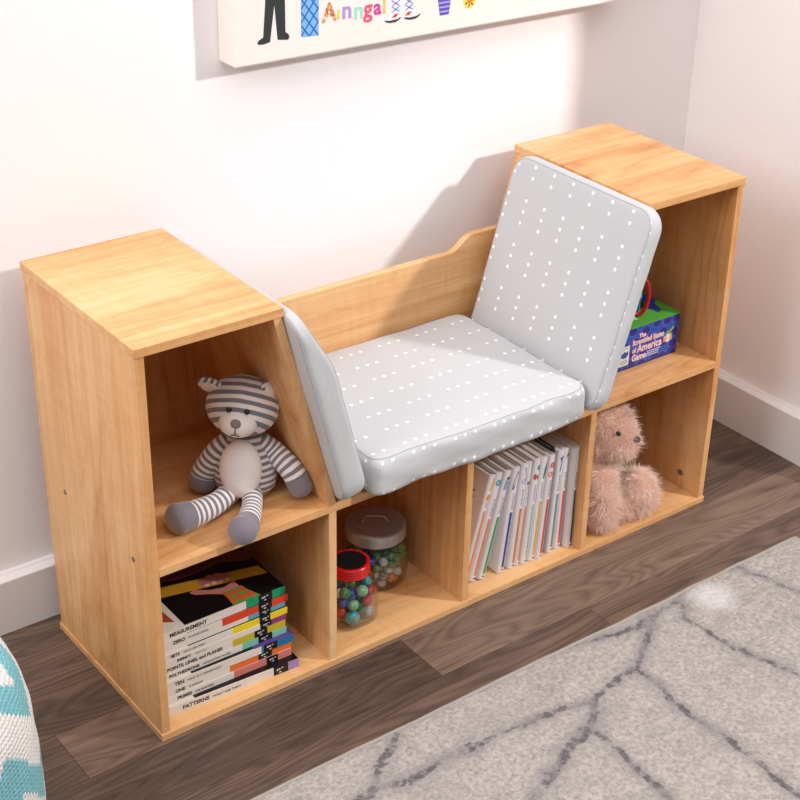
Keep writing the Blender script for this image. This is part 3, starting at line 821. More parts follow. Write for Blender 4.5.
def pack(c, rad, rm, ztop, palette_fn, where, grp, seed, sup=None, first=()):
    rn = random.Random(seed); placed = []
    def ok(p, r):
        for q, s in placed:
            if (p - q).length < (r + s) * 0.985: return False
        return True
    def lim(p, r):
        a = atan2(p.y, p.x); q = 1.0
        if sup: q = (abs(cos(a)) ** sup + abs(sin(a)) ** sup) ** (-1.0 / sup)
        return math.hypot(p.x, p.y) <= rad * q - r
    out = []
    for (px, py, r, col) in first:
        p = Vector((px, py, 0.0045 + r)); placed.append((p, r)); out.append((p, r, col))
    # drop marbles one at a time: keep the lowest free resting place out of many tries
    for tries in range(230):
        r = rm * rn.uniform(0.92, 1.08); best = None
        for t in range(140):
            a = rn.uniform(0, 2 * pi); q = (rad * 1.1) * sqrt(rn.random())
            p = Vector((q * cos(a), q * sin(a), 0))
            if not lim(p, r): continue
            zz = 0.0036 + r
            for o, s in placed:
                dd = (o.x - p.x) ** 2 + (o.y - p.y) ** 2; ss = (r + s) ** 2
                if dd < ss: zz = max(zz, o.z + sqrt(ss - dd))
            if best is None or zz < best.z: best = Vector((p.x, p.y, zz))
        if best is None or best.z > ztop - r: continue
        placed.append((best, r)); out.append((best, r, palette_fn(rn, best)))
    return out
camp = Vector((-0.77587, -1.59212, 1.53104))
def put_marbles(c, lst, where, grp, keep):
    cc = Vector(c); vd = Vector((camp.x - c[0], camp.y - c[1], 0)).normalized()
    for p, r, col in lst:
        if not keep(p, r, vd): continue
        o = bpy.data.objects.new('glass_marble', MM[col]); COL.objects.link(o)
        o.location = cc + p; o.scale = (r, r, r); o.rotation_euler = (p.x * 300, p.y * 400, p.z * 500)
        tag(o, '%s glass marble %s' % (DESC[col], where), 'marble', '%s marbles %s' % (DESC[col], grp))
def pal_big(rn, p):
    if p.z > 0.046: return rn.choice(['green', 'green', 'green', 'green', 'clear', 'grey', 'blue', 'white'])
    if p.z > 0.033: return rn.choice(['green', 'green', 'green', 'white', 'orange', 'grey', 'clear'])
    return rn.choice(['white', 'red', 'orange', 'brown', 'white', 'brown', 'grey', 'orange'])
def pal_small(rn, p):
    if p.z > 0.058: return rn.choice(['mint', 'coral', 'green', 'clear', 'teal', 'coral', 'mint'])
    if p.z > 0.036: return rn.choice(['red', 'blue', 'red', 'green', 'mint', 'white', 'red', 'blue'])
    return rn.choice(['red', 'red', 'clear', 'white', 'red', 'red', 'green', 'red'])
lst = pack(c1, 0.0530, 0.0078, 0.072, pal_big, '', '', 4)
put_marbles(c1, lst, 'inside the silver-lidded jar', 'in the silver-lidded jar', lambda p, r, vd: math.hypot(p.x, p.y) > 0.022 or p.z > 0.052)
lst = pack(c2, 0.0368, 0.0092, 0.078, pal_small, '', '', 9, sup=3.4, first=((-0.012, -0.024, 0.0125, 'teal'),))
put_marbles(c2, lst, 'inside the red-lidded jar', 'in the red-lidded jar', lambda p, r, vd: True)

# ================================================================== STRIPED PLUSH
def catmull(P, n=8):
    P = [Vector(p) for p in P]; out = []
    for i in range(len(P) - 1):
        p0 = P[max(i - 1, 0)]; p1 = P[i]; p2 = P[i + 1]; p3 = P[min(i + 2, len(P) - 1)]
        for k in range(n):
            t = k / n
            out.append(0.5 * ((2 * p1) + (p2 - p0) * t + (2 * p0 - 5 * p1 + 4 * p2 - p3) * t * t + (3 * p1 - p0 - 3 * p2 + p3) * t ** 3))
    out.append(P[-1]); return out
def lerps(R, n):
    out = []
    for i in range(len(R) - 1):
        for k in range(n): out.append(R[i] + (R[i + 1] - R[i]) * k / n)
    return out + [R[-1]]
bear = thing('striped_plush_bear', 'grey and white striped plush bear sitting on the left tower shelf', 'plush toy', (0.205, 0.09, SZ))
hc = Vector((0.216, 0.103, 0.4490))                       # head centre
F = Vector((-0.47, -0.845, 0.12)).normalized()            # facing
S_ = F.cross(Vector((0, 0, 1))).normalized()              # bear's left-hand side as seen: points image-left -> right
S_ = -S_ if S_.x < 0 else S_
U = S_.cross(F).normalized()
U = U if U.z > 0 else -U
U = (U + S_ * 0.08).normalized(); S_ = (S_ - U * S_.dot(U)).normalized()
HF = (F - S_ * 0.20 + Vector((0, 0, 0.02))).normalized(); U = (U + S_ * 0.02); HF = HF.normalized(); U = (U - HF * U.dot(HF)).normalized(); HS = S_
HS = HF.cross(U).normalized(); HS = HS if HS.x > 0 else -HS
# torso
bc = Vector((0.216, 0.103, SZ + 0.050))
b = MB()
prof = [(0.0, -0.049), (0.018, -0.0485), (0.034, -0.044), (0.0445, -0.032), (0.0475, -0.016), (0.046, 0.002), (0.041, 0.020), (0.034, 0.036), (0.027, 0.050), (0.018, 0.060), (0.0, 0.064)]
P = lerps(prof[0:0] or [p[0] for p in prof], 3); Z = lerps([p[1] for p in prof], 3); n = 36
vs = []; fs = []; uvs = []
for r, zz in zip(P, Z):
    for k in range(n):
        a = 2 * pi * k / n
        vs.append(bc + S_ * (r * cos(a)) + F * (r * 0.86 * sin(a)) + Vector((0, 0, zz)) - F * (0.10 * (zz + 0.049)))
for i in range(len(P) - 1):
    for k in range(n):
        fs.append((i * n + k, i * n + (k + 1) % n, (i + 1) * n + (k + 1) % n, (i + 1) * n + k))
        uvs.append([(Z[i], 0), (Z[i], 0), (Z[i + 1], 0), (Z[i + 1], 0)])
b.add(vs, fs, 0, uvs)
torso = b.build('torso', M_STRIPE2, bear, smooth=80)
b = MB()
BF = (F + Vector((0, 0, 0.16))).normalized(); BU = (Vector((0, 0, 1)) - BF * BF.z).normalized(); BS = BU.cross(BF)
b.ball(bc + F * 0.0290 - S_ * 0.007 + Vector((0, 0, 0.006)), (0.0310, 0.0160, 0.0440), (BS, BF, BU)); b.build('belly_patch', M_BELLY, torso, smooth=80)
# head
b = MB()
b.ball(hc, (0.0535, 0.047, 0.0450), (HS, HF, U), 36, 24, ufun=lambda x, y, z: (0.86 * z - 0.50 * y + 0.05 * abs(x) + 0.004, 0))
head = b.build('head', M_STRIPE, bear, smooth=80)
sc = hc + HF * 0.0385 - U * 0.0135
b = MB(); b.ball(sc, (0.0275, 0.021, 0.0205), (HS, HF, U)); sn = b.build('snout', M_BELLY, head, smooth=80)
b = MB(); b.ball(sc + HF * 0.0195 + U * 0.0065, (0.0078, 0.0045, 0.0072), (HS, HF, U), 18, 12); b.build('nose', M_NOSE, sn, smooth=80)
b = MB()
ln = [sc + HF * 0.0212 + U * 0.001, sc + HF * 0.0216 - U * 0.005, sc + HF * 0.0195 - U * 0.0105]
b.tube(ln, 0.0007, 6)
b.tube([sc + HF * 0.0180 - U * 0.0125 - HS * 0.006, sc + HF * 0.0197 - U * 0.0102, sc + HF * 0.0180 - U * 0.0125 + HS * 0.006], 0.0007, 6)
b.build('stitched_mouth', ink((50, 46, 48), 0.8), sn)
for sg in (-1, 1):
    d = (HS * (0.0128 * sg) + HF * 0.0455 + U * 0.0085)
    b = MB(); b.ball(hc + d, 0.0042, n=16, m=10); b.build('eye', M_BLACK, head, smooth=80)
def ear(c, ax, nrm, sz):
    ax = Vector(ax).normalized(); nrm = (Vector(nrm) - ax * Vector(nrm).dot(ax)).normalized(); sd = ax.cross(nrm)
    b = MB(); b.ball(c, (sz * 0.95, sz * 0.32, sz * 1.05), (sd, nrm, ax), 24, 14, ufun=lambda x, y, z: (z * 1.15, 0))
    e = b.build('ear', M_STRIPE2, head, smooth=80)
    b = MB(); b.ball(Vector(c) + nrm * sz * 0.20, (sz * 0.68, sz * 0.2, sz * 0.72), (sd, nrm, ax), 20, 12); b.build('ear_lining', M_BELLY, e, smooth=80)
ear(hc - S_ * 0.048 + U * 0.030, -S_ * 0.9 + U * 0.35, HF * 0.75 - U * 0.65, 0.0190)
ear(hc + S_ * 0.0375 + U * 0.0290 + HF * 0.014, S_ * 0.35 - U * 0.75 + HF * 0.1, S_ * 0.6 + U * 0.5 + HF * 0.6, 0.0150)
def limb(kind, pts, rad, paw_name, paw_frac, tip):
    P = catmull(pts, 8); R = lerps(rad, 8)
    k = int(len(P) * paw_frac)
    b = MB(); b.tube(P[:k + 1], R[:k + 1], 20); l = b.build(kind, M_STRIPE2, bear, smooth=60)
    # paw: continues the limb and closes with a rounded tip
    b = MB(); Q = P[k:]; q = [r * 1.03 for r in R[k:]]
    d = (Q[-1] - Q[-2]).normalized(); e = Q[-1]
    for j in range(1, 7):
        a = j / 6 * pi / 2
        Q = Q + [e + d * (sin(a) * q[len(P[k:]) - 1] * tip)]; q = q + [max(0.0004, q[len(P[k:]) - 1] * cos(a))]
    b.tube(Q, q, 20); b.build(paw_name, M_PAW, l, smooth=60)
sh = bc + Vector((0, 0, 0.042)) - F * 0.006
limb('arm', [sh - S_ * 0.020, sh - S_ * 0.038 - Vector((0, 0, 0.020)) + F * 0.001, Vector((0.170, 0.138, SZ + 0.040)), Vector((0.164, 0.139, SZ + 0.0215))], [0.0125, 0.0165, 0.0190, 0.0205], 'paw', 0.76, 0.85)
limb('arm', [sh + S_ * 0.022, sh + S_ * 0.042 - Vector((0, 0, 0.018)) + F * 0.004, Vector((0.2655, 0.054, SZ + 0.048)), Vector((0.2725, 0.040, SZ + 0.0230))], [0.0125, 0.0165, 0.0175, 0.0175], 'paw', 0.76, 0.85)
limb('leg', [bc - S_ * 0.016 - Vector((0, 0, 0.032)) + F * 0.016, Vector((0.152, 0.078, SZ + 0.019)), Vector((0.112, 0.070, SZ + 0.0205)), Vector((0.082, 0.066, SZ + 0.0245))], [0.0160, 0.0165, 0.0195, 0.0225], 'foot', 0.74, 0.7)
limb('leg', [bc + S_ * 0.010 - Vector((0, 0, 0.032)) + F * 0.020, Vector((0.188, 0.040, SZ + 0.0175)), Vector((0.163, 0.010, SZ + 0.0190)), Vector((0.142, -0.010, SZ + 0.0225))], [0.0150, 0.0150, 0.0175, 0.0210], 'foot', 0.70, 0.7)

# ================================================================== PINK FLUFFY BEAR
pb = thing('fluffy_teddy_bear', 'pale pink fluffy teddy bear sitting half behind the right-hand divider', 'plush toy', (0.905, 0.07, TB))
b = MB()
PH = Vector((0.925, 0.066, 0.196))
b.ball(PH, (0.051, 0.046, 0.048), n=28, m=18)
b.ball(PH + Vector((0.012, -0.026, -0.014)), (0.034, 0.030, 0.030), n=24, m=14)
b.ball(PH + Vector((0.002, 0.040, 0.036)), (0.018, 0.014, 0.018)); b.ball(PH + Vector((-0.036, -0.026, 0.038)), (0.018, 0.016, 0.018))
b.ball((0.900, 0.072, 0.095), (0.048, 0.046, 0.072), n=28, m=18)
b.tube(catmull([(0.900, 0.045, 0.135), (0.895, 0.035, 0.095), (0.902, 0.030, 0.050), (0.906, 0.030, 0.034)], 6), lerps([0.024, 0.026, 0.025, 0.021], 6), 16)
b.ball((0.906, 0.030, 0.034), 0.0215)
b.tube(catmull([(0.905, 0.065, 0.045), (0.940, 0.048, 0.040), (0.975, 0.038, 0.045)], 6), lerps([0.030, 0.029, 0.028], 6), 16)
b.ball((0.994, 0.036, 0.056), (0.031, 0.034, 0.043))
b.tube(catmull([(0.900, 0.095, 0.045), (0.940, 0.105, 0.040), (0.975, 0.108, 0.045)], 6), lerps([0.030, 0.028, 0.026], 6), 16)
b.ball((0.985, 0.110, 0.052), (0.026, 0.031, 0.038))
body = b.build('body', M_PINKSKIN, pb, smooth=0, recalc=True)
rm = body.modifiers.new('join', 'REMESH'); rm.mode = 'VOXEL'; rm.voxel_size = 0.0035; rm.use_smooth_shade = True
sm = body.modifiers.new('soften', 'SMOOTH'); sm.iterations = 3; sm.factor = 0.5
dg = bpy.context.evaluated_depsgraph_get()
me = bpy.data.meshes.new_from_object(body.evaluated_get(dg))
body.modifiers.clear(); me.materials.clear(); me.materials.append(M_PINKSKIN)
me.polygons.foreach_set('use_smooth', [True] * len(me.polygons))
body.data = me; me.name = 'body'
rn = random.Random(21); b = MB(); oo = Vector(pb['_o'])
polys = list(me.polygons); ar = [p.area for p in polys]; tot = sum(ar)
NF = 20000
for p in polys:
    ex = NF * p.area / tot; k = int(ex) + (1 if rn.random() < ex - int(ex) else 0)
    vsx = [me.vertices[i].co for i in p.vertices]
    for _ in range(k):
        w = [rn.random() ** 1.2 + 0.01 for _ in vsx]; sw = sum(w)
        q = sum((v * (a / sw) for v, a in zip(vsx, w)), Vector((0, 0, 0))) + oo
        nrm = p.normal
        if q.z < TB + 0.010 and nrm.z < -0.2: continue
        cl = noise.noise_vector(q * 55); rr = Vector((rn.uniform(-1, 1), rn.uniform(-1, 1), rn.uniform(-1, 1)))
        d = (nrm + cl * 0.9 + rr * 0.30 + Vector((0, 0, -0.28))).normalized()
        L = rn.uniform(0.009, 0.0190) * (1.25 if rn.random() < 0.25 else 0.9)
        mid = q + d * L * 0.55; tipd = (d + cl * 0.5 + rr * 0.4 + Vector((0, 0, -0.25))).normalized()
        tp = mid + tipd * L * 0.6
        # stay inside the compartment
        if tp.z < TB + 0.0006: tp.z = TB + 0.0006
        if mid.z < TB + 0.0006: mid.z = TB + 0.0006
        if tp.x < 0.8405: tp.x = 0.8405
        if mid.x < 0.8405: mid.x = 0.8405
        if tp.z > SZ - T - 0.001: tp.z = SZ - T - 0.001
        a = d.orthogonal().normalized(); c = d.cross(a); wd = 0.00042
        ring = [a * wd, (a * -0.5 + c * 0.866) * wd, (a * -0.5 - c * 0.866) * wd]
        vs = [q - d * 0.001 + r_ for r_ in ring] + [mid + r_ * 0.8 for r_ in ring] + [tp]
        fs = [(0, 1, 4, 3), (1, 2, 5, 4), (2, 0, 3, 5), (3, 4, 6), (4, 5, 6), (5, 3, 6)]
        b.add(vs, fs)
b.build('fur', M_FUR, body, smooth=0, merge=False, recalc=False)
b = MB(); b.ball(PH + Vector((-0.014, -0.0490, 0.018)), 0.0048, n=16, m=10); b.build('eye', M_BLACK, body, smooth=80)
b = MB(); b.ball(PH + Vector((0.0265, -0.0560, -0.004)), (0.0075, 0.006, 0.0065), n=16, m=10); b.build('nose', plush('dark brown nose', (84, 66, 62), 8), body, smooth=80)

# ================================================================== GAME BOX AND TEETHER
def box_print():
    g = G('blue wave print')
    sx = g.node('ShaderNodeSeparateXYZ', {0: g.obj})
    v = g.node('ShaderNodeCombineXYZ', {0: g.m('ADD', sx.outputs[0], sx.outputs[1]), 1: sx.outputs[2], 2: 0.0}).outputs[0]
    vo = g.node('ShaderNodeTexVoronoi', {'Vector': g.mapping(v, (38, 46, 1)), 'Scale': 1.0, 'Randomness': 0.55}, voronoi_dimensions='2D')
    d = vo.outputs['Distance']
    col = g.ramp(d, [(0.0, lin((52, 42, 128))), (0.36, lin((48, 48, 140))), (0.40, lin((78, 104, 184))), (0.50, lin((44, 84, 172))), (0.8, lin((34, 70, 160)))])
    return g.pbr(col, 0.4, spec=0.4)
bx0, bx1, by0, by1, bz1 = 0.892, 1.092, 0.069, 0.226, 0.0795
gb = thing('board_game_box', 'blue board game box with green lid edge standing in the upper right compartment', 'game box', (bx0, by0, SZ + 0.0003))
gb['_o'] = [0, 0, 0]
L_, Dp_, Hh_ = bx1 - bx0, by1 - by0, bz1
b = MB(); b.box(0.0012, L_ - 0.0012, 0.0012, Dp_ - 0.0012, 0, 0.070); b.build('tray', ink((28, 48, 120)), gb, smooth=0)
b = MB(); b.box(0, L_, 0, Dp_, 0.004, Hh_ - 0.0012); lid = b.build('lid', box_print(), gb, bevel=0.0006, smooth=0)
M_GRN = ink((84, 168, 62))
b = MB(); b.box(-0.0002, L_ + 0.0002, -0.0002, Dp_ + 0.0002, Hh_ - 0.0022, Hh_); lt = b.build('lid_top', M_GRN, gb, smooth=0)
mpt = lambda a, q, t: (a, q, Hh_ + t)
def ontop(nm, poly, rgb, t1):
    b = MB(); b.prism(poly, mpt, 0.0, t1); b.build(nm, ink(rgb), lt, origin=(0, 0, 0), smooth=0)
ontop('lid_picture', [(0.100, 0.155), (0.199, 0.155), (0.199, 0.060), (0.186, 0.052), (0.178, 0.024), (0.166, 0.020), (0.160, 0.050), (0.13, 0.075), (0.10, 0.070)], (32, 66, 150), 0.0003)
ontop('lid_picture', ell(0.146, 0.074, 0.030, 0.030, 28), (150, 84, 40), 0.0005)
ontop('lid_picture', ell(0.146, 0.074, 0.027, 0.027, 28), (66, 38, 26), 0.0007)
st = []
for k in range(10):
    r = 0.010 if k % 2 == 0 else 0.0042; a = k * pi / 5 + 0.3; st.append((0.108 + r * cos(a) * 1.2, 0.028 + r * sin(a)))
ontop('lid_star', st, (226, 222, 214), 0.0006)
fr = lambda x, z, dy=0.0: ((x, -0.0003 - dy, z), (1, 0, 0), (0, 0, 1), (0, -1, 0))
b = MB(); b2 = MB()
for tx, sz_, x, z_, q in (('The', 0.0105, 0.101, 0.0560, 1.0), ('Scrambled States', 0.0140, 0.086, 0.0440, 0.80), ('of', 0.0130, 0.087, 0.0290, 0.8), ('America', 0.0205, 0.099, 0.0275, 0.86), ('Game', 0.0170, 0.087, 0.0130, 0.85)):
    vs, fs = text_geo(tx, sz_, fr(x, z_), bold=0.0011, squeeze=q); b.add(vs, fs)
    vs, fs = text_geo(tx, sz_, fr(x, z_, 0.0003), bold=0.0002, squeeze=q); b2.add(vs, fs)
b.build('title_outline', ink((214, 116, 128)), lid, origin=(0, 0, 0), smooth=0, recalc=False)
b2.build('title_lettering', ink((238, 232, 236)), lid, origin=(0, 0, 0), smooth=0, recalc=False)
mpf = lambda a, z_, t: (a, -t, z_)
b = MB(); rn = random.Random(8)
for row in range(3):
    x = 0.124 - row * 0.003; z_ = 0.0215 - row * 0.0042
    while x < 0.152:
        l = rn.uniform(0.0025, 0.005); b.prism([(x, z_), (x + l, z_), (x + l, z_ + 0.0022), (x, z_ + 0.0022)], mpf, 0.0002, 0.0005); x += l + 0.0011
b.build('small_print', ink((206, 212, 230)), lid, origin=(0, 0, 0), smooth=0)
b = MB(); b.prism([(0.056, 0.010), (0.080, 0.010), (0.080, 0.047), (0.056, 0.047)], mpf, 0.0002, 0.0005); lb = b.build('side_label', ink((224, 220, 214)), lid, origin=(0, 0, 0), smooth=0)
b = MB()
b.prism([(0.059, 0.027), (0.064, 0.026), (0.068, 0.024), (0.074, 0.026), (0.0775, 0.030), (0.0765, 0.037), (0.072, 0.035), (0.068, 0.0375), (0.064, 0.034), (0.0595, 0.036)], mpf, 0.0005, 0.0008)
b.build('label_emblem', ink((34, 86, 150)), lb, origin=(0, 0, 0), smooth=0)
b = MB()
for z_ in (0.0425, 0.0195, 0.0165, 0.0135): b.prism([(0.060, z_), (0.0765, z_), (0.0765, z_ + 0.0011), (0.060, z_ + 0.0011)], mpf, 0.0005, 0.0007)
b.build('label_lines', ink((120, 116, 112)), lb, origin=(0, 0, 0), smooth=0)
for qq, (nm, poly, rgb) in enumerate((('side_picture', [(0.163, 0.030), (0.184, 0.030), (0.184, 0.043), (0.163, 0.041)], (222, 160, 120)), ('side_picture', [(0.170, 0.028), (0.178, 0.028), (0.178, 0.046), (0.170, 0.046)], (224, 222, 226)),
                      ('side_picture', [(0.164, 0.047), (0.176, 0.043), (0.187, 0.053), (0.185, 0.057), (0.176, 0.050)], (150, 168, 60)), ('side_picture', [(0.163, 0.044), (0.172, 0.045), (0.170, 0.052)], (50, 150, 150)))):
    b = MB(); b.prism(poly, mpf, 0.0002, 0.0005 + 0.0002 * qq); b.build(nm, ink(rgb), lid, origin=(0, 0, 0), smooth=0)
# ring toy standing on the box
tz = SZ + 0.0003 + Hh_
M_TEAL = plain('teal plastic', (24, 132, 156), 0.35)
M_REDP = plain('red rubber', (186, 30, 40), 0.4)
ty = thing('ring_toy', 'teal toy with a looped red ring standing on the game box', 'toy', (1.018, 0.115, tz))
b = MB()
TC = Vector((1.0180, 0.1180, tz))
b.tube([TC + Vector((0, 0, 0.0008)), TC + Vector((0, 0, 0.006)), TC + Vector((0.002, 0.0, 0.03)), TC + Vector((0.003, 0, 0.058)), TC + Vector((0.003, 0, 0.066))], [0.0135, 0.0150, 0.0135, 0.0120, 0.008], 24)
tb = b.build('toy_body', M_TEAL, ty, smooth=50)
b = MB(); b.tube([TC + Vector((0.0022, 0, 0.030)), TC + Vector((0.0024, 0, 0.036))], [0.0152, 0.0150], 24); b.build('body_band', ink((110, 170, 190)), tb, smooth=50)
b = MB()
RC = TC + Vector((-0.0020, -0.0195, 0.0382)); ra = Vector((0.79, -0.61, 0.0)).normalized(); rb = Vector((0.02, 0.0, 1.0)).normalized()
b.tube([RC + ra * (0.0155 * cos(2 * pi * k / 40)) + rb * (0.0345 * sin(2 * pi * k / 40)) for k in range(40)], 0.0036, 12, closed=True)
b.build('ring', M_REDP, ty, smooth=60)

# ================================================================== CANVAS PRINT
cx0, cx1, cz0, cz1, cy0 = 0.3675, 1.158, 0.859, 1.36, 0.347
cvt = thing('canvas_print', 'white canvas print with painted figures and lettering hung on the back wall', 'wall art', ((cx0 + cx1) / 2, YW, cz0))
b = MB(); b.box(cx0, cx1, cy0, YW - 0.0003, cz0, cz1)
cb = b.build('stretched_canvas', plain('white canvas', (238, 232, 226), 0.7, var=0.01), cvt, bevel=0.003, smooth=0)
mpc = lambda a, z_, t: (a, cy0 - t, z_)
def paint(nm, polys, rgb, t1=0.0005, par=None):
    b = MB()
    for p in polys: b.prism(p, mpc, 0.0001, t1)
    return b.build(nm, ink(rgb, 0.7), par or cb, smooth=0)
legs = [[(0.4225, 1.02), (0.4220, 0.950), (0.4170, 0.899), (0.4095, 0.8955), (0.4065, 0.892), (0.4090, 0.8890), (0.4180, 0.8885), (0.4285, 0.8905), (0.4375, 0.946), (0.4420, 0.892), (0.4600, 0.8895), (0.4630, 0.893), (0.4612, 0.898), (0.4558, 0.902), (0.4560, 1.02)]]
paint('painted_legs', legs, (44, 52, 52))
def dress_mat():
    g = G('blue lattice print')
    sx = g.node('ShaderNodeSeparateXYZ', {0: g.obj}); x, z_ = sx.outputs[0], sx.outputs[2]
    a = g.m('FRACT', g.m('MULTIPLY', g.m('ADD', x, g.m('MULTIPLY', z_, 0.8)), 62)); c = g.m('FRACT', g.m('MULTIPLY', g.m('SUBTRACT', x, g.m('MULTIPLY', z_, 0.8)), 62))
    m1 = g.m('MAXIMUM', g.m('LESS_THAN', a, 0.2), g.m('LESS_THAN', c, 0.2))
    return g.pbr(g.mix(m1, lin((126, 182, 232)), lin((46, 104, 186))), 0.7, spec=0.2)
b = MB(); b.prism([(0.4840, 0.8900), (0.5150, 0.8885), (0.5175, 1.01), (0.4850, 1.01)], mpc, 0.0001, 0.0005); b.build('painted_dress', dress_mat(), cb, smooth=0)
def conf():
    g = G('confetti letter print')
    v = g.node('ShaderNodeTexVoronoi', {'Vector': g.mapping(g.obj, (260, 260, 260)), 'Scale': 1.0})
    sx = g.node('ShaderNodeSeparateColor', {0: v.outputs['Color']}).outputs[0]
    return g.pbr(g.ramp(sx, [(0.0, lin((70, 64, 84))), (0.22, lin((226, 150, 90))), (0.6, lin((236, 214, 180))), (0.8, lin((200, 110, 80)))], 'CONSTANT'), 0.7, spec=0.2)
lets = [('A', 0.040, 0.5220, 0.9070, conf()), ('\u0131', 0.028, 0.5490, 0.9090, ink((228, 206, 96), 0.7)), ('n', 0.038, 0.5580, 0.9075, ink((176, 146, 206), 0.7)), ('n', 0.038, 0.5800, 0.9040, ink((164, 216, 200), 0.7)),
        ('g', 0.038, 0.5990, 0.9050, ink((226, 90, 120), 0.7)), ('a', 0.034, 0.6180, 0.9060, ink((206, 66, 150), 0.7)), ('l', 0.030, 0.6350, 0.9060, ink((232, 190, 96), 0.7))]
for i, (ch, s_, x, z_, m_) in enumerate(lets):
    b = MB(); vs, fs = text_geo(ch, s_, ((x, cy0 - 0.0003, z_), (1, 0, 0), (0, 0, 1), (0, -1, 0)), bold=0.0009); b.add(vs, fs); b.build('painted_letter', m_, cb, smooth=0, recalc=False)
for s in (-1, 1):
    sx = 0.6605 if s < 0 else 0.6865
    paint('painted_sock', [[(sx - 0.0095, 0.904), (sx + 0.0095, 0.903), (sx + 0.0105, 0.975), (sx - 0.0085, 0.975)]], (236, 236, 244), 0.0004)
    xs = []
    for k in range(5):
        z_ = 0.9045 + k * 0.0095
        xs += [[(sx - 0.009, z_), (sx - 0.006, z_), (sx + 0.009, z_ + 0.0085), (sx + 0.006, z_ + 0.0085)], [(sx + 0.006, z_), (sx + 0.009, z_), (sx - 0.006, z_ + 0.0085), (sx - 0.009, z_ + 0.0085)]]
    paint('painted_laces', xs, (86, 92, 190), 0.0006)
    a, e = (0.6385, 0.6695) if s < 0 else (0.6765, 0.7080)
    paint('painted_shoe', [[(a, 0.8935), (e, 0.8935), (e - 0.002, 0.900), (sx + 0.009, 0.9045), (sx - 0.007, 0.9045), (a + 0.002, 0.899)]], (240, 238, 238), 0.0005)
    paint('painted_sole', [[(a, 0.8945), (a + 0.004, 0.8905), (a + 0.013, 0.8885), (e - 0.008, 0.8890), (e, 0.8930), (e + 0.0005, 0.8960), (e - 0.006, 0.8930), (a + 0.012, 0.8920), (a + 0.003, 0.8935)]], (58, 60, 66), 0.0007)
    paint('painted_tongue', [[(sx - 0.008, 0.8965), (sx + 0.001, 0.8965), (sx + 0.005, 0.9020), (sx - 0.002, 0.9020)]], (220, 72, 56), 0.0009)
paint('painted_pot', [[(0.7490, 0.8870), (0.7670, 0.8870), (0.7730, 0.930), (0.7410, 0.930)]], (98, 82, 178))
paint('pot_bands', [[(0.7485 - 0.0011 * k, 0.8915 + 0.0072 * k), (0.7675 + 0.0009 * k, 0.8915 + 0.0072 * k), (0.768 + 0.0009 * k, 0.8940 + 0.0072 * k), (0.748 - 0.0011 * k, 0.8940 + 0.0072 * k)] for k in range(5)], (182, 168, 222), 0.0007)
fl = []
for k in range(7):
    a = 2 * pi * k / 7 + 0.5; fl.append([(0.8095 + 0.0085 * cos(a) + 0.0052 * cos(2 * pi * j / 10), 0.9035 + 0.0085 * sin(a) + 0.0052 * sin(2 * pi * j / 10)) for j in range(10)])
paint('painted_flower', fl, (244, 214, 84)); paint('flower_centre', [ell(0.8095, 0.9035, 0.0045, 0.0045)], (226, 120, 60), 0.0008)

# ================================================================== RUG
def px_lines():
    raw = [[(738, 566), (800, 592), (850, 615)], [(680, 597), (684, 616), (729, 644), (770, 661), (800, 674), (860, 702)], [(567, 644), (597, 639), (635, 626), (661, 611), (680, 597)],
           [(654, 616), (642, 650), (637, 669), (654, 680), (687, 712), (740, 747), (800, 796), (850, 840)], [(637, 665), (597, 695), (594, 721), (560, 762), (535, 799), (500, 860)],
           [(597, 732), (624, 755), (661, 789), (700, 830), (760, 900)], [(560, 710), (594, 699)], [(330, 830), (360, 799), (372, 789), (408, 782), (437, 763), (476, 745), (512, 727), (535, 719), (567, 707)],
           [(398, 734), (384, 760), (371, 789), (350, 850), (330, 930)], [(587, 730), (564, 753)]]
    R = Matrix.Rotation(CAM['rz'], 3, 'Z') @ Matrix.Rotation(CAM['ry'], 3, 'Y') @ Matrix.Rotation(CAM['rx'], 3, 'X')
    out = []
    for l in raw:
        o = []
        for u, v in l:
            d = R @ Vector(((u - CAM['cx']) / CAM['f'], -(v - CAM['cy']) / CAM['f'], -1.0))
            t = (0.011 - camp.z) / d.z; p = camp + d * t; o.append((p.x, p.y))
        out.append(o)
    return out
CAM = dict(rx=1.06233, ry=-0.03515, rz=-0.66783, f=1535.15, cx=456.119, cy=412.953)
exec_cam = True
